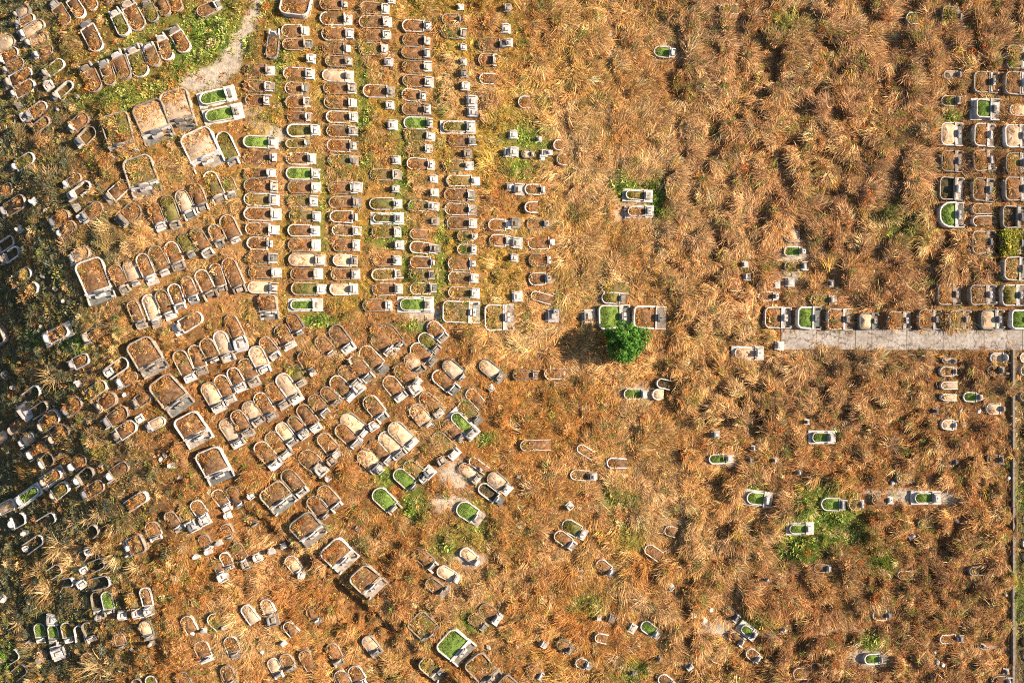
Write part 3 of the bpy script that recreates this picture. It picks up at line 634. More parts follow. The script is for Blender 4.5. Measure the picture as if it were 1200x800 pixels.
# ---- wording
ROWS = {  # row: (phrase, axis)  axis x: from left, y: from top
 'N1': ('along the topmost left row', 'x'), 'N2': ('in second row at upper left', 'x'), 'N3': ('in third row at upper left', 'x'),
 'W1': ('stacked on the upper left edge', 'y'), 'W2': ('right of the upper left stack', 'y'), 'W3': ('on the shaded western slope', 'y'), 'W4': ('at the dark western foot', 'y'),
 'U1': ('beside the sandy track', 'x'), 'U2': ('left of the sandy track end', 'x'), 'U3': ('at the sandy track end', 'y'), 'U4': ('just below the sandy track', 'y'),
 'U5': ('below the first straight column', 'x'), 'C1': ('in the first straight column', 'y'), 'C2': ('in the second straight column', 'y'), 'C3': ('in the third straight column', 'y'),
 'C4': ('in the fourth straight column', 'y'), 'C5': ('in the fifth straight column', 'y'), 'C6': ('in the sixth straight column', 'y'), 'C7': ('in the ragged seventh column', 'y'),
 'C8': ('in the sparse eighth column', 'y'), 'C9': ('in the orange clearing', 'y'), 'E1': ('alone in the tall upper straw', 'x'), 'E2': ('by the bright green shrubs', 'y'),
 'E3': ('above the lone green tree', 'y'), 'E4': ('near the top edge in straw', 'x'), 'E5': ('above the concrete path end', 'y'), 'E6': ('below the concrete path end', 'y'),
 'E7': ('around the lush green patch', 'x'), 'R0': ('beside the eastern square tombs', 'y'), 'R1': ('in the first eastern tomb column', 'y'), 'R2': ('in the second eastern tomb column', 'y'),
 'R3': ('in the outermost eastern tomb column', 'y'), 'R4': ('between two eastern tomb columns', 'y'), 'R5': ('below the path, inner short column', 'y'), 'R6': ('below the path, near drain wall', 'y'),
 'R7': ('beyond the eastern drain wall', 'y'), 'P1': ('along the concrete path edge', 'x'), 'B1': ('left of the green tree shadow', 'x'), 'B2': ('just below the green tree', 'x'),
 'B3': ('half buried in central straw', 'y'), 'B4': ('in the lower middle field', 'y'), 'B5': ('right of the lower middle field', 'y'), 'B6': ('near the bottom middle edge', 'y'),
 'B7': ('in the small bottom clearing', 'y'), 'B8': ('below the lush green patch', 'y'), 'B9': ('in the lower eastern field', 'y'), 'M0': ('in the uppermost hilltop row', 'x'),
 'M1': ('in the second hilltop row', 'x'), 'M2': ('in the third hilltop row', 'x'), 'M3': ('in the fourth hilltop row', 'x'), 'M3b': ('continuing the fourth hilltop row', 'x'),
 'M4': ('in the fifth hilltop row', 'x'), 'M5': ('in the sixth hilltop row', 'x'), 'M6': ('in the seventh hilltop row', 'x'), 'M6b': ('at the columns lower end', 'x'),
 'M7': ('in the eighth hilltop row', 'x'), 'M7b': ('at the eighth row right end', 'x'), 'M8': ('in the ninth hilltop row', 'x'), 'M8b': ('continuing the ninth hilltop row', 'x'),
 'M9': ('in the bright green trio', 'y'), 'M10': ('around the white green grave', 'x'), 'F1': ('alone on the hilltop west side', 'x'), 'F2': ('in the diagonal tomb chain', 'y'),
 'F3': ('at the tomb chain bottom end', 'x'), 'D1': ('around the swept sandy ground', 'x'), 'D2': ('below the swept sandy ground', 'x'), 'D3': ('right of the green tomb', 'x'),
 'D4': ('below the diagonal terrace', 'x'), 'G1': ('below the chain upper half', 'x'), 'G2': ('in the rusty litter patch', 'x'), 'G3': ('low in the rusty patch', 'x'),
 'G4': ('at the bottom left centre', 'y'), 'G5': ('at the bottom edge, terrace foot', 'x'), 'X1': ('on the western terrace, upper part', 'y'), 'X2': ('just left of the tomb chain', 'y'),
 'X3': ('on the dark western terrace', 'y'), 'X4': ('on the lower western terrace', 'y'), 'X5': ('on the dark left edge', 'y'), 'X6': ('among the golden tussocks', 'y'),
 'X7': ('in the upright lower left row', 'x'), 'X8': ('in the dark bottom left row', 'x'), 'X9': ('loose around the upright rows', 'y'), 'X10': ('faint on the dark bottom left', 'y'), 'G6': ('faint in the bottom left litter', 'y')}
ORD = 'first second third fourth fifth sixth seventh eighth ninth tenth eleventh twelfth thirteenth fourteenth fifteenth sixteenth seventeenth eighteenth nineteenth twentieth'.split()
ORD += ['twenty-'+o for o in ORD[:9]]
FILLW = {'d': 'dry grass', 'l': 'bare pale earth', 'g': 'green turf', 'o': 'olive grass', 'w': 'weeds', 'k': 'dark hollow', 'y': 'yellow-green shrub'}
byrow = {}
for g in graves: byrow.setdefault(g.row, []).append(g)
for r, gs in byrow.items():
    ph, ax = ROWS[r]; gs.sort(key=lambda g: g.px if ax == 'x' else g.py)
    for i, g in enumerate(gs):
        if g.sq: g.name, g.cat, d = 'family_tomb', 'tomb', ('square tomb with ' if 'D' not in g.fl else 'round-backed tomb with ')
        elif g.no: g.name, g.cat, d = 'stoneless_grave', 'grave kerb', 'bare kerb round '
        elif g.over: g.name, g.cat, d = 'overgrown_grave', 'overgrown grave', 'half-hidden grave with '
        elif g.pl: g.name, g.cat, d = 'platform_grave', 'grave', 'slab-mounted grave with '
        else: g.name, g.cat, d = 'arched_grave', 'grave', 'arched grave with '
        pos = (f'{ORD[i]} from {"left" if ax == "x" else "top"} ' if len(gs) > 1 else '')
        g.label = f'{d}{FILLW[g.fill]}, {pos}{ph}'
        g.group = {'family_tomb': 'square family tombs', 'stoneless_grave': 'kerbs without a headstone', 'overgrown_grave': 'graves sunk in the grass',
                   'platform_grave': 'graves on their own slab', 'arched_grave': 'arched hillside graves'}[g.name]
for i, g in enumerate(graves):
    tag(build_grave(g, i), g.label, g.cat, g.group)

# ---- stones whose grave is lost in the grass
for g in stones:
    g.row = min(graves, key=lambda q: (q.px-g.px)**2+(q.py-g.py)**2).row
srow = {}
for g in stones: srow.setdefault((g.row, g.s > .62), []).append(g)
frag_meshes = []
for i in range(6):
    rnd = random.Random(900+i); pts = []
    n = 6; ang = sorted(rnd.uniform(0, 2*math.pi) for _ in range(n)); ang = [a*.4+(2*math.pi*j/n)*.6 for j, a in enumerate(ang)]
    v = []
    for z, k_ in ((-.3, 1.0), (.18, .95), (.30, .7)):
        for a in ang: v.append((.5*k_*math.cos(a)*rnd.uniform(.8, 1.15), .36*k_*math.sin(a)*rnd.uniform(.8, 1.1), z+(rnd.uniform(-.05, .05) if z > 0 else 0)))
    f = [(a+j, a+(j+1) % n, a+n+(j+1) % n, a+n+j) for a in (0, n) for j in range(n)]+[tuple(range(2*n, 3*n))]
    m_ = mesh('broken_stone', v, f); m_.materials.append(M['white'] if i % 2 else M['grey']); frag_meshes.append(m_)
for (r, bigger), gs in srow.items():
    ph, ax = ROWS[r]; gs.sort(key=lambda g: g.px if ax == 'x' else g.py)
    for i, g in enumerate(gs):
        rnd = random.Random(int(g.px*7+g.py)); pos = (f', {ORD[i]} from {"left" if ax == "x" else "top"}' if len(gs) > 1 else ',')
        if bigger:
            root = bpy.data.objects.new('lost_headstone', None); col.objects.link(root)
            root.location = (g.x, g.y, g.z); root.rotation_euler = (0, 0, g.a+rnd.uniform(-.06, .06)); s = g.s; root.empty_display_size = .2
            mm = M['white'] if rnd.random() < .65 else M['tile'] if rnd.random() < .5 else M['grey']
            part('plinth', [(-s*.5, s*.5, -s*.5, s*.5, -.5, .22, .02)], root, mm)
            slab_arch('headstone', -s*.32, .14, s*.62, .223, rnd.uniform(.45, .7), root, mm if rnd.random() < .7 else M['granite'], .3)
            if s > .8:
                part('altar', [(-s*.05, s*.25, -s*.22, s*.22, .223, .42, .015)], root, mm)
                for q in (-1, 1): part('wing_wall', [(-s*.3, s*.3, *sorted((q*s*.36, q*s*.47)), .223, .45, .01)], root, mm)
            tag(root, f'pale headstone without visible mound{pos} {ph}', 'headstone', 'headstones without a visible grave')
        else:
            o = link('broken_stone', frag_meshes[rnd.randrange(6)]); o.location = (g.x, g.y, g.z+.08); o.scale = (g.s*1.25, g.s*1.25, .8); o.rotation_euler = (rnd.uniform(-.2, .2), rnd.uniform(-.2, .2), rnd.uniform(0, 6))
            tag(o, f'small white stone fragment{pos} {ph}', 'stone', 'loose white stone fragments')

# ------------------------------------------------------------------ vegetation
def plant_mat(name, transl=0.25, inst=True, colour=None):
    m = bpy.data.materials.new(name); m.use_nodes = True; t = m.node_tree; t.nodes.remove(t.nodes['Principled BSDF'])
    out = t.nodes['Material Output']
    if inst: c = N(t, 'ShaderNodeAttribute', attribute_name='tint', attribute_type='INSTANCER').outputs['Color']
    else:
        c = ramp(t, noise_node(t, 1.2, 3, .6, 'Position'), colour)
    sh = N(t, 'ShaderNodeAttribute', attribute_name='blade').outputs['Color']
    c = mixc(t, c, sh, 1.0, 'MULTIPLY')
    d = N(t, 'ShaderNodeBsdfDiffuse'); tr = N(t, 'ShaderNodeBsdfTranslucent'); mx = N(t, 'ShaderNodeMixShader'); mx.inputs[0].default_value = transl
    t.links.new(c, d.inputs[0]); t.links.new(c, tr.inputs[0]); t.links.new(d.outputs[0], mx.inputs[1]); t.links.new(tr.outputs[0], mx.inputs[2])
    t.links.new(mx.outputs[0], out.inputs['Surface']); return m
M['plant'] = plant_mat('dry_blades', .15)
M['leafy'] = plant_mat('weed_leaves', .3)

def blades(name, specs, mat, rnd):
    """specs: (x, y, azimuth, lean0, lean1, length, width); a blade is a tapering strip of three pieces"""
    v = []; f = []; cc = []
    for x, y, az, l0, l1, ln, wd, *zz in specs:
        p = np.array([x, y, zz[0] if zz else -.05]); b = len(v); ca, sa = math.cos(az), math.sin(az); tw = rnd.uniform(-.5, .5)
        side = np.array([-sa*math.cos(tw), ca*math.cos(tw), math.sin(tw)]); sh = rnd.uniform(.42, 1.45); wm = rnd.uniform(-.08, .08)
        for i, (k_, ww) in enumerate(((0, .7), (.34, 1.0), (.7, .8), (1, .12))):
            if i:
                le = l0+(l1-l0)*((k_+pk)/2); p = p+np.array([ca*math.sin(le), sa*math.sin(le), math.cos(le)])*ln*(k_-pk)
            pk = k_
            v.append(p-side*wd*ww/2); v.append(p+side*wd*ww/2)
            cc += [(sh*(1+wm), sh, sh*(1-wm), 1)]*2
        f += [(b, b+1, b+3, b+2), (b+2, b+3, b+5, b+4), (b+4, b+5, b+7, b+6)]
    me = mesh(name, v, f); a = me.attributes.new('blade', 'FLOAT_COLOR', 'POINT'); a.data.foreach_set('color', np.array(cc, np.float32).ravel())
    me.materials.append(mat); return me
R_ = random.Random(3)
def lodged(n, spread, r, ln, wd, l0=(.3, .9), l1=(1.3, 1.75)):
    S = []
    for _ in range(n):
        a = R_.uniform(0, 6.28); q = r*math.sqrt(R_.random())
        S.append((q*math.cos(a), q*math.sin(a), R_.gauss(0, spread), R_.uniform(*l0), R_.uniform(*l1), R_.uniform(*ln), R_.uniform(*wd)))
    return S
def radial(n, r, ln, wd, l0=(.1, .7), l1=(.9, 1.7)):
    S = []
    for _ in range(n):
        a = R_.uniform(0, 6.28); q = r*math.sqrt(R_.random())
        S.append((q*math.cos(a), q*math.sin(a), a+R_.gauss(0, .7), R_.uniform(*l0), R_.uniform(*l1), R_.uniform(*ln), R_.uniform(*wd)))
    return S
kit = bpy.data.collections.new('plant_kit')                            # source clumps, placed by the scatter below
def kit_add(names_specs, cname):
    c = bpy.data.collections.new(cname)
    for i, (sp, mt) in enumerate(names_specs):
        o = bpy.data.objects.new(f'{cname}_{i:02d}', blades(f'{cname}_{i:02d}', sp, mt, R_)); c.objects.link(o)
    return c
K_straw = kit_add([(lodged(18, .42, .55, (.6, 1.5), (.026, .06), (.6, 1.2), (1.4, 1.85)), M['plant']) for _ in range(7)]
                  + [(radial(20, .28, (.35, .8), (.02, .046)), M['plant']) for _ in range(1)], 'straw_clump')
K_scrub = kit_add([(radial(24, .38, (.14, .36), (.05, .12), (.2, 1.2), (.9, 1.8)), M['leafy']) for _ in range(5)], 'scrub_clump')
def dome(n, r, h):
    S = []
    for _ in range(n):
        a = R_.uniform(0, 6.28); c_ = R_.random()**.6; q = r*c_*R_.uniform(.85, 1.1); z = h*math.sqrt(max(0, 1-c_*c_))*R_.uniform(.75, 1.1)
        S.append((q*math.cos(a), q*math.sin(a), a+R_.gauss(0, 1.3), R_.uniform(.3, 1.4), R_.uniform(.8, 2.0), R_.uniform(.10, .26), R_.uniform(.025, .06), z-.05))
    return S
K_bush = kit_add([(dome(105, R_.uniform(.38, .5), R_.uniform(.4, .6)), M['leafy']) for _ in range(5)], 'brush_clump')
K_turf = kit_add([(radial(30, .22, (.07, .16), (.025, .05), (.0, .6), (.3, 1.2)), M['leafy']) for _ in range(3)], 'turf_clump')

def scatter(name, kitc, X, Y, Z, rz, sc, tint, label, cat, variant, tilt=0.12):
    n = len(X); me = bpy.data.meshes.new(name); me.vertices.add(n)
    me.vertices.foreach_set('co', np.stack([X, Y, Z], 1).astype(np.float32).ravel())
    a = me.attributes.new('rot', 'FLOAT_VECTOR', 'POINT'); a.data.foreach_set('vector', np.stack([rng.normal(0, tilt, n), rng.normal(0, tilt, n), rz], 1).astype(np.float32).ravel())
    a = me.attributes.new('sc', 'FLOAT_VECTOR', 'POINT'); a.data.foreach_set('vector', np.asarray(sc, np.float32).ravel())
    a = me.attributes.new('pick', 'INT', 'POINT'); a.data.foreach_set('value', np.asarray(variant, np.int32))
    a = me.attributes.new('tint', 'FLOAT_COLOR', 'POINT'); a.data.foreach_set('color', np.concatenate([tint, np.ones((n, 1))], 1).astype(np.float32).ravel())
    o = link(name, me); ng = bpy.data.node_groups.new(name, 'GeometryNodeTree')
    ng.interface.new_socket('Geometry', in_out='INPUT', socket_type='NodeSocketGeometry'); ng.interface.new_socket('Geometry', in_out='OUTPUT', socket_type='NodeSocketGeometry')
    i = ng.nodes.new('NodeGroupInput'); u = ng.nodes.new('NodeGroupOutput'); ip = ng.nodes.new('GeometryNodeInstanceOnPoints'); ci = ng.nodes.new('GeometryNodeCollectionInfo')
    ci.inputs['Collection'].default_value = kitc; ci.inputs['Separate Children'].default_value = True; ci.inputs['Reset Children'].default_value = True
    def at(nm, ty):
        q = ng.nodes.new('GeometryNodeInputNamedAttribute'); q.data_type = ty; q.inputs['Name'].default_value = nm; return q.outputs['Attribute']
    mp = ng.nodes.new('GeometryNodeMeshToPoints'); ng.links.new(i.outputs[0], mp.inputs[0]); ng.links.new(mp.outputs[0], ip.inputs['Points'])
    ng.links.new(ci.outputs[0], ip.inputs['Instance']); ip.inputs['Pick Instance'].default_value = True
    ng.links.new(at('pick', 'INT'), ip.inputs['Instance Index']); ng.links.new(at('sc', 'FLOAT_VECTOR'), ip.inputs['Scale'])
    er = ng.nodes.new('FunctionNodeEulerToRotation'); ng.links.new(at('rot', 'FLOAT_VECTOR'), er.inputs[0]); ng.links.new(er.outputs[0], ip.inputs['Rotation'])
    ng.links.new(ip.outputs[0], u.inputs[0])
    md = o.modifiers.new('scatter', 'NODES'); md.node_group = ng
    tag(o, label, cat, kind='stuff'); return o

def jitter_col(c, n, s=.22):
    b = np.exp(rng.normal(0, s, (n, 1))); h = rng.normal(0, .06, (n, 1)); return np.clip(c*b*np.concatenate([1+h, np.ones((n, 1)), 1-1.5*h], 1), .005, .85)

# --- long dry straw
step = .215
nX = int(152/step); nY = int(108/step)
qx, qy = np.meshgrid(-76+np.arange(nX)*step, -54+np.arange(nY)*step, indexing='ij'); qx = (qx+rng.uniform(-.2, .2, qx.shape)).ravel(); qy = (qy+rng.uniform(-.2, .2, qy.shape)).ravel()
cl, nr, tl, sn, gn, lp, shd, lit = (samp(F, qx, qy) for F in (clear, near, tall, sand, green, lump, shady, litter))
cz = samp(cols_zone, qx, qy); cn = samp(corner, qx, qy)
gap = smooth(.34, .54, NZ[2](qx, qy, 1.5)*.6+NZ[4](qx, qy, .8)*.4)
dens = np.clip(.45+.6*tl, 0, 1)*(.15+.85*gap)*(1-.85*cl)*(1-.93*sn)*(1-.35*samp(brush, qx, qy))*(1-.75*np.clip(gn, 0, 1))*(1-.5*shd*(1-smooth(.62, .8, NZ[5](qx, qy, 3))))*(1-.45*cn)
dens *= np.where(cl > .95, 0, 1)
keep = rng.random(len(qx)) < dens*.95
X, Y = qx[keep], qy[keep]; n = len(X)
nr, tl, lp, shd = nr[keep], tl[keep], lp[keep], shd[keep]
hs = .66*np.clip(.4+.7*tl, .3, 1.1)*(1-.35*np.clip(nr, 0, 1))*(.75+.5*lp)*np.exp(rng.normal(0, .25, n)); hs = np.minimum(hs*1.15, 1.0)
flow = NZ[0](X, Y, 13)*8+NZ[1](X, Y, 3.2)*3.0
rz = flow+rng.normal(0, .5, n)
Z = samp(GZ, X, Y)
c = samp(BASE, X, Y)
var = NZ[9](X, Y, .9)
c = c*(1-.4*smooth(.65, .85, var)[:, None])+DARK*.4*smooth(.65, .85, var)[:, None]
c = np.where((rng.random(n) < .16)[:, None], STRAW*1.12, c)
c = np.where((rng.random(n) < .04)[:, None], YELLOW, c)
c = np.where((rng.random(n) < .035+.05*smooth(.55, .75, NZ[4](X, Y, 4)))[:, None], C(.26, .24, .07), c)
scatter('dry_grass', K_straw, X, Y, Z, rz, np.stack([hs, hs, hs*rng.uniform(.55, 1.0, n)], 1), jitter_col(c, n, .24), 'long dry straw coloured grass lying in swathes over the hillside', 'grass', rng.integers(0, 8, n))

# --- knee high dead brush in rounded clumps
step = .50
nX = int(152/step); nY = int(108/step)
qx, qy = np.meshgrid(-76+np.arange(nX)*step, -54+np.arange(nY)*step, indexing='ij'); qx = (qx+rng.uniform(-.25, .25, qx.shape)).ravel(); qy = (qy+rng.uniform(-.25, .25, qy.shape)).ravel()
cl, sn, br, lp, nr, shd = (samp(F, qx, qy) for F in (clear, sand, brush, lump, near, shady))
dens = np.clip(br*.85, .05, 1)*(.15+.85*lp)*(1-.8*cl)*(1-sn)*(1-.3*nr)
keep = (rng.random(len(qx)) < dens) & (cl < .95)
X, Y = qx[keep], qy[keep]; n = len(X); nr, br = nr[keep], br[keep]
c = samp(BASE, X, Y)*.85; pk = rng.random(n)
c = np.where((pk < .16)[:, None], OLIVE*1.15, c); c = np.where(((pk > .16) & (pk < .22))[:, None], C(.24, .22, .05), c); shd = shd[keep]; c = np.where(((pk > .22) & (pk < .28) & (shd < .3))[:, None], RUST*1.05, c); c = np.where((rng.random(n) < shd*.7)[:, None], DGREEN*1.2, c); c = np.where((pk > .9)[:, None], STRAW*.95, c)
hs = rng.uniform(.6, 1.25, n)*(1-.45*nr)
scatter('dead_brush', K_bush, X, Y, samp(GZ, X, Y), rng.uniform(0, 6.28, n), np.stack([hs, hs, hs*rng.uniform(.7, 1.25, n)], 1), jitter_col(c, n, .25), 'knee high dead brush in rounded clumps over the slopes', 'brush', rng.integers(0, 5, n), .15)

# --- low weeds and dead leaves between everything
step = .33
nX = int(152/step); nY = int(108/step)
qx, qy = np.meshgrid(-76+np.arange(nX)*step, -54+np.arange(nY)*step, indexing='ij'); qx = (qx+rng.uniform(-.25, .25, qx.shape)).ravel(); qy = (qy+rng.uniform(-.25, .25, qy.shape)).ravel()
cl, sn, gn, shd, cz, lit, cn = (samp(F, qx, qy) for F in (clear, sand, green, shady, cols_zone, litter, corner))
dens = (.7+.3*cz+.3*lit+.4*np.clip(gn, 0, 1)+.3*shd+.3*cn)*(1-.92*cl)*(1-.9*sn)*(.3+.7*smooth(.25, .55, NZ[6](qx, qy, 1.2)))
keep = (rng.random(len(qx)) < dens) & (cl < .95)
X, Y = qx[keep], qy[keep]; n = len(X); gn, shd, cz, cn = gn[keep], shd[keep], cz[keep], cn[keep]; nr = samp(near, X, Y)
c = samp(BASE, X, Y)*.9
pk = rng.random(n)
c = np.where((pk < .05+.10*cz+.12*cn)[:, None], YELLOW, c)
c = np.where(((pk > .84-.10*cz-.2*cn-.2*shd))[:, None], OLIVE, c)
lf = smooth(620, 480, to_px(X, Y, 0*X)[0])
c = np.where((pk > .95)[:, None], GREEN, c)
c = np.where((rng.random(n) < .20*lf*smooth(.4, .65, NZ[3](X, Y, 4)))[:, None], C(.30, .30, .07), c)
c = np.where(((pk > .3) & (pk < .42))[:, None], RUST, c)
c = np.where((rng.random(n) < np.clip(gn*1.2, 0, .95))[:, None], np.where(rng.random((n, 1)) < .6, C(.30, .37, .08), C(.38, .34, .10)), c)
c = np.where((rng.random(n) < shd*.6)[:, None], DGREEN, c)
hs = rng.uniform(.4, 1.15, n)*(1-.35*nr)*(1+.4*np.clip(gn, 0, 1))
scatter('low_weeds', K_scrub, X, Y, samp(GZ, X, Y), rng.uniform(0, 6.28, n), np.stack([hs, hs, hs*rng.uniform(.5, 1.1, n)], 1), jitter_col(c, n, .28), 'low yellow green and brown weeds and dead leaves between the graves', 'weeds', rng.integers(0, 5, n), .25)

# --- what grows on the mounds
def in_outline(P, t, Lr, k_, rnd):
    pts = []; hw = max(p[1] for p in P)-t; u0 = min(p[0] for p in P)+t; rc = next(p[0] for p in P if p[3] == -1 and p[0] < Lr*.7) if False else None
    B = [(p[0]-p[2]*t*1.3, p[1]-p[3]*t*1.3) for p in P]; cu = sum(b[0] for b in B)/len(B)*.5+Lr*.27
    for _ in range(k_):
        i = rnd.randrange(len(B)); a = B[i]; b = B[(i+1) % len(B)]; s = math.sqrt(rnd.random()); q = rnd.random()
        e = (a[0]+(b[0]-a[0])*q, a[1]+(b[1]-a[1])*q); pts.append((cu+(e[0]-cu)*s, e[1]*s, s))
    return pts
acc = {'mound_grass': [], 'mound_weeds': [], 'grave_turf': []}
for gi, (g, P, t, z0, bg, Lr, ou) in enumerate(fills):
    rnd = random.Random(5000+gi); area = Lr*g.w*.8; ca, sa = math.cos(g.a), math.sin(g.a); cp, sp = math.cos(-g.pitch), math.sin(-g.pitch)
    jobs = {'d': [('mound_weeds', 5), ('mound_grass', 3.0 if not g.over else 6)], 'l': [('mound_weeds', .8 if not g.over else 6), ('mound_grass', .5 if not g.over else 5)], 'g': [('grave_turf', 42)], 'o': [('grave_turf', 26), ('mound_weeds', 2)],
            'w': [('mound_weeds', 13), ('mound_grass', 3)], 'k': [('mound_weeds', 5)], 'y': [('mound_weeds', 40)]}[g.fill]
    heavy = rnd.random()
    if g.fill not in 'g' and not g.pl:                                  # straw leaning in over the kerb and the stones
        for _ in range(rnd.choice((1, 2, 3, 4, 6))+4*g.over):
            s_ = rnd.choice((-1, 1)); u = rnd.uniform(-.5, .52)*g.L; y = s_*g.w*rnd.uniform(.42, .56); k2 = rnd.uniform(.3, .62)
            acc['mound_grass'].append((g.x+u*ca-y*sa, g.y+u*sa+y*ca, g.z+u*math.sin(g.pitch)+rnd.uniform(.05, .3), k2, *rnd.choice((TAN, STRAW*.9, YELLOW*.8, OLIVE*1.4, TAN*.8))))
    for nm, dn in jobs:
        for u, y, s in in_outline(P, t, Lr, int(area*dn*(.5+heavy if g.fill == 'd' else 1)+.5), rnd):
            u += ou; z = z0+bg*(1-s*s)-.01
            x2 = u*cp+z*sp; z2 = -u*sp+z*cp
            c = {'d': rnd.choice((TAN, TAN*.8, RUST, ORANGE*.9, OLIVE*1.2, STRAW*.9)), 'l': rnd.choice((STRAW, TAN)), 'g': rnd.choice((C(.24, .33, .075), C(.21, .31, .06), C(.28, .37, .10), C(.25, .34, .08), C(.30, .33, .10))),
                 'o': rnd.choice((OLIVE*1.3, GREEN*.9, YELLOW*.7, TAN*.7)), 'w': rnd.choice((YELLOW, OLIVE*1.2, TAN, GREEN, TAN, STRAW)), 'k': rnd.choice((DGREEN, OLIVE*.7, DARK)),
                 'y': rnd.choice((YELLOW*.85, C(.34, .33, .05), C(.26, .28, .04)))}[g.fill]
            k2 = {'mound_grass': rnd.uniform(.3, .6), 'mound_weeds': rnd.uniform(.5, 1.0)*(1.5 if g.fill == 'y' else 1), 'grave_turf': rnd.uniform(.8, 1.2)}[nm]
            if nm == 'mound_weeds' and g.fill == 'y': z2 += rnd.uniform(0, .5)*(1-s*.5)
            acc[nm].append((g.x+x2*ca-y*sa, g.y+x2*sa+y*ca, g.z+z2, k2, *c))
for nm, kc, nv, lb in (('mound_grass', K_straw, 8, 'short dry grass tufts growing on the grave mounds'), ('mound_weeds', K_scrub, 5, 'brown and yellowish weeds growing on the grave mounds'),
                       ('grave_turf', K_turf, 3, 'clipped green turf on the tended grave mounds')):
    A = np.array(acc[nm]); n = len(A); s = A[:, 3]
    scatter(nm, kc, A[:, 0], A[:, 1], A[:, 2], rng.uniform(0, 6.28, n), np.stack([s, s, s*(.5 if nm == 'mound_grass' else .8)], 1), jitter_col(A[:, 4:7], n, .18), lb, 'grass' if nm != 'mound_weeds' else 'weeds', rng.integers(0, nv, n))

# --- single golden tussocks that stand out
M['tussock'] = plant_mat('golden_blades', .15, False, [(.35, (.46, .27, .10)), (.6, (.60, .42, .20))])
TUS = [(73, 640, 20, 'above the golden bank'), (57, 690, 16, 'left of the golden bank'), (48, 668, 13, 'leftmost above the bank'), (118, 780, 22, 'at the bottom left edge'), (66, 440, 19, 'by the buried western grave'),
       (162, 662, 13, 'under the half-hidden square tomb'), (85, 655, 13, 'on top of the golden bank'), (104, 608, 11, 'near the top of the western tussocks'), (22, 730, 10, 'alone at the far left'), (620, 572, 17, 'fanning out in the central field'),
       (868, 492, 18, 'fanning out above the white slab grave'), (832, 640, 17, 'in the brown swathe'), (845, 690, 18, 'under the brown swathe'), (752, 702, 15, 'left of the small green grave'), (720, 770, 14, 'at the bottom middle'), (1042, 520, 16, 'in the eastern brown field'), (118, 600, 12, 'beside the half buried kerb'), (55, 685, 10, 'low in the golden bank')]
M['tussock_b'] = plant_mat('brown_blades', .15, False, [(.35, (.38, .22, .10)), (.6, (.55, .37, .20))])
for i, (px, py, r, where) in enumerate(TUS):
    x, y, k_ = from_px(px, py); r = r*.1*k_; R_.seed(70+i)
    a0 = R_.uniform(0, 6.28)
    S = [(x_, y_, (a_ if R_.random() < .3 else R_.gauss(a0, 1.15)), b_, c_, l_, w_) for x_, y_, a_, b_, c_, l_, w_ in radial(int(50+r*50), r*.38, (r*.25, r*1.1), (.025, .06), (.15, .9), (.9, 1.8))]
    o = link('grass_tussock', blades('grass_tussock', S, M['tussock'] if px < 200 else M['tussock_b'], R_)); o.location = (x, y, float(samp(GZ, np.array([x]), np.array([y]))[0])+.05)
    tag(o, f'{"golden" if px < 200 else "brown"} straw tussock spreading its blades {where}', 'tussock', 'large straw tussocks')

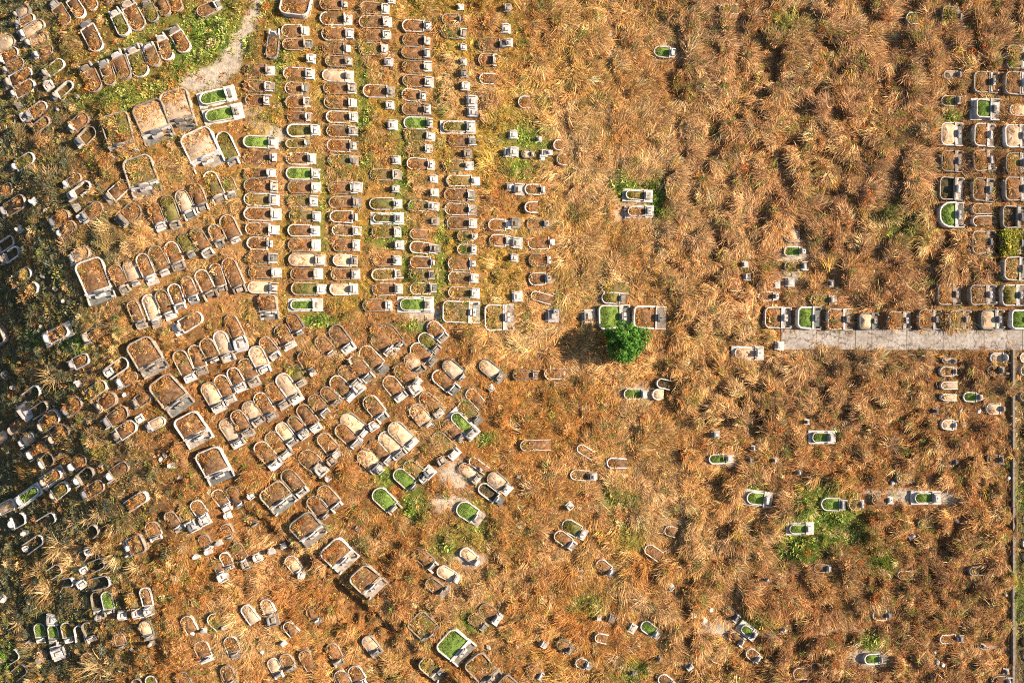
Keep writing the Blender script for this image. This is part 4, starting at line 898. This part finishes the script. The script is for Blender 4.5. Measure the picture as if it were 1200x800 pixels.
# --- the lone tree
def tree(px, py, R, H):
    x, y, k_ = from_px(px, py); root = bpy.data.objects.new('round_tree', None); col.objects.link(root); root.location = (x, y, float(height(x, y)))
    rnd = random.Random(77); v = []; f = []
    def tube(p0, p1, r0, r1, n=7):
        p0, p1 = np.array(p0, float), np.array(p1, float); d = p1-p0; d /= np.linalg.norm(d); a = np.cross(d, (.3, .9, .1)); a /= np.linalg.norm(a); b_ = np.cross(d, a); b = len(v)
        for p, r in ((p0, r0), (p1, r1)):
            for i in range(n): q = 2*math.pi*i/n; v.append(p+(a*math.cos(q)+b_*math.sin(q))*r)
        f.extend((b+i, b+(i+1) % n, b+n+(i+1) % n, b+n+i) for i in range(n))
    tube((0, 0, -.4), (.05, .02, H*.22), .22, .17); tube((.05, .02, H*.2), (0, .05, H*.45), .17, .13); tube((0, .05, H*.43), (-.05, 0, H*.85), .13, .03)
    link('trunk', mesh('trunk', v, f, True), root, M['bark'])
    tips = []
    for i in range(11):
        a = i*2.4+rnd.uniform(-.3, .3); z = H*(.3+.045*i); e = (R*.72*math.cos(a)*(1-.03*i), R*.72*math.sin(a)*(1-.03*i), z+H*.18); v = []; f = []
        m_ = (e[0]*.5, e[1]*.5, z+H*.06); tube((0, .03, z), m_, .08, .055, 5); tube(m_, e, .055, .015, 5); link('limb', mesh('limb', v, f, True), root, M['bark'])
    V_ = []; F_ = []; cc = []
    clumps = []
    for i in range(125):
        a = rnd.uniform(0, 6.28); ph = math.acos(rnd.uniform(-.55, 1)); rr = R*rnd.uniform(.55, .98)*(1+.14*math.sin(3*a+1)+.10*math.sin(5*a))
        clumps.append((rr*math.sin(ph)*math.cos(a), rr*math.sin(ph)*math.sin(a), H*.56+rr*.95*math.cos(ph), rnd.uniform(.28, .55), rnd.uniform(.7, 1.3)))
    for cx, cy, cz_, cr, sh in clumps:
        for _ in range(62):
            d = np.array([rnd.gauss(0, 1) for _ in range(3)]); d /= np.linalg.norm(d); p = np.array([cx, cy, cz_])+d*cr*rnd.uniform(.5, 1.05)
            nn = d*.7+np.array([rnd.gauss(0, .5), rnd.gauss(0, .5), rnd.gauss(.4, .5)]); nn /= np.linalg.norm(nn); a = np.cross(nn, (rnd.random(), rnd.random(), rnd.random()+.1)); a /= np.linalg.norm(a); b_ = np.cross(nn, a)
            l = rnd.uniform(.10, .19); w_ = l*.42; b = len(V_); V_.extend((p-a*l, p+b_*w_, p+a*l, p-b_*w_)); F_.append((b, b+1, b+2, b+3)); s2 = sh*rnd.uniform(.75, 1.25); cc += [(s2, s2, s2, 1)]*4
    me = mesh('crown', V_, F_); q = me.attributes.new('blade', 'FLOAT_COLOR', 'POINT'); q.data.foreach_set('color', np.array(cc, np.float32).ravel())
    link('crown', me, root, M['tree_leaf']); return root
M['bark'] = earth_mat('bark', [(.3, (.06, .045, .03)), (.7, (.16, .12, .08))], 8, .03)
M['tree_leaf'] = plant_mat('tree_leaves', .3, False, [(.35, (.06, .15, .025)), (.65, (.13, .27, .05))])
tag(tree(729, 400, 2.3, 4.4), 'lone round bright green tree in the middle of the dry field', 'tree')
# green shrubs by the two tended graves
M['shrub_leaf'] = plant_mat('shrub_leaves', .3, False, [(.35, (.08, .17, .02)), (.65, (.19, .30, .04))])
for i, (px, py, r, lb) in enumerate(((766, 222, 6, 'right of the upper tended grave'), (768, 236, 5, 'between the two tended graves'), (773, 250, 6, 'at the corner of the lower tended grave'), (759, 216, 4, 'topmost by the tended graves'), (722, 222, 5, 'left of the tended graves'),
                                     (8, 765, 7, 'at the dark bottom left corner'), (14, 780, 6, 'lowest in the bottom left corner'), (1194, 586, 5, 'beyond the drain wall'))):
    x, y, k_ = from_px(px, py); R_.seed(200+i); r *= .1
    v = radial(130, r*.9, (.15, .4), (.07, .15), (0, 1.2), (.5, 1.7))
    o = link('green_shrub', blades('green_shrub', v, M['shrub_leaf'], R_)); o.location = (x, y, float(samp(GZ, np.array([x]), np.array([y]))[0])); o.scale = (1, 1, 1.6)
    tag(o, f'small bright green leafy shrub {lb}', 'shrub', 'small green shrubs')
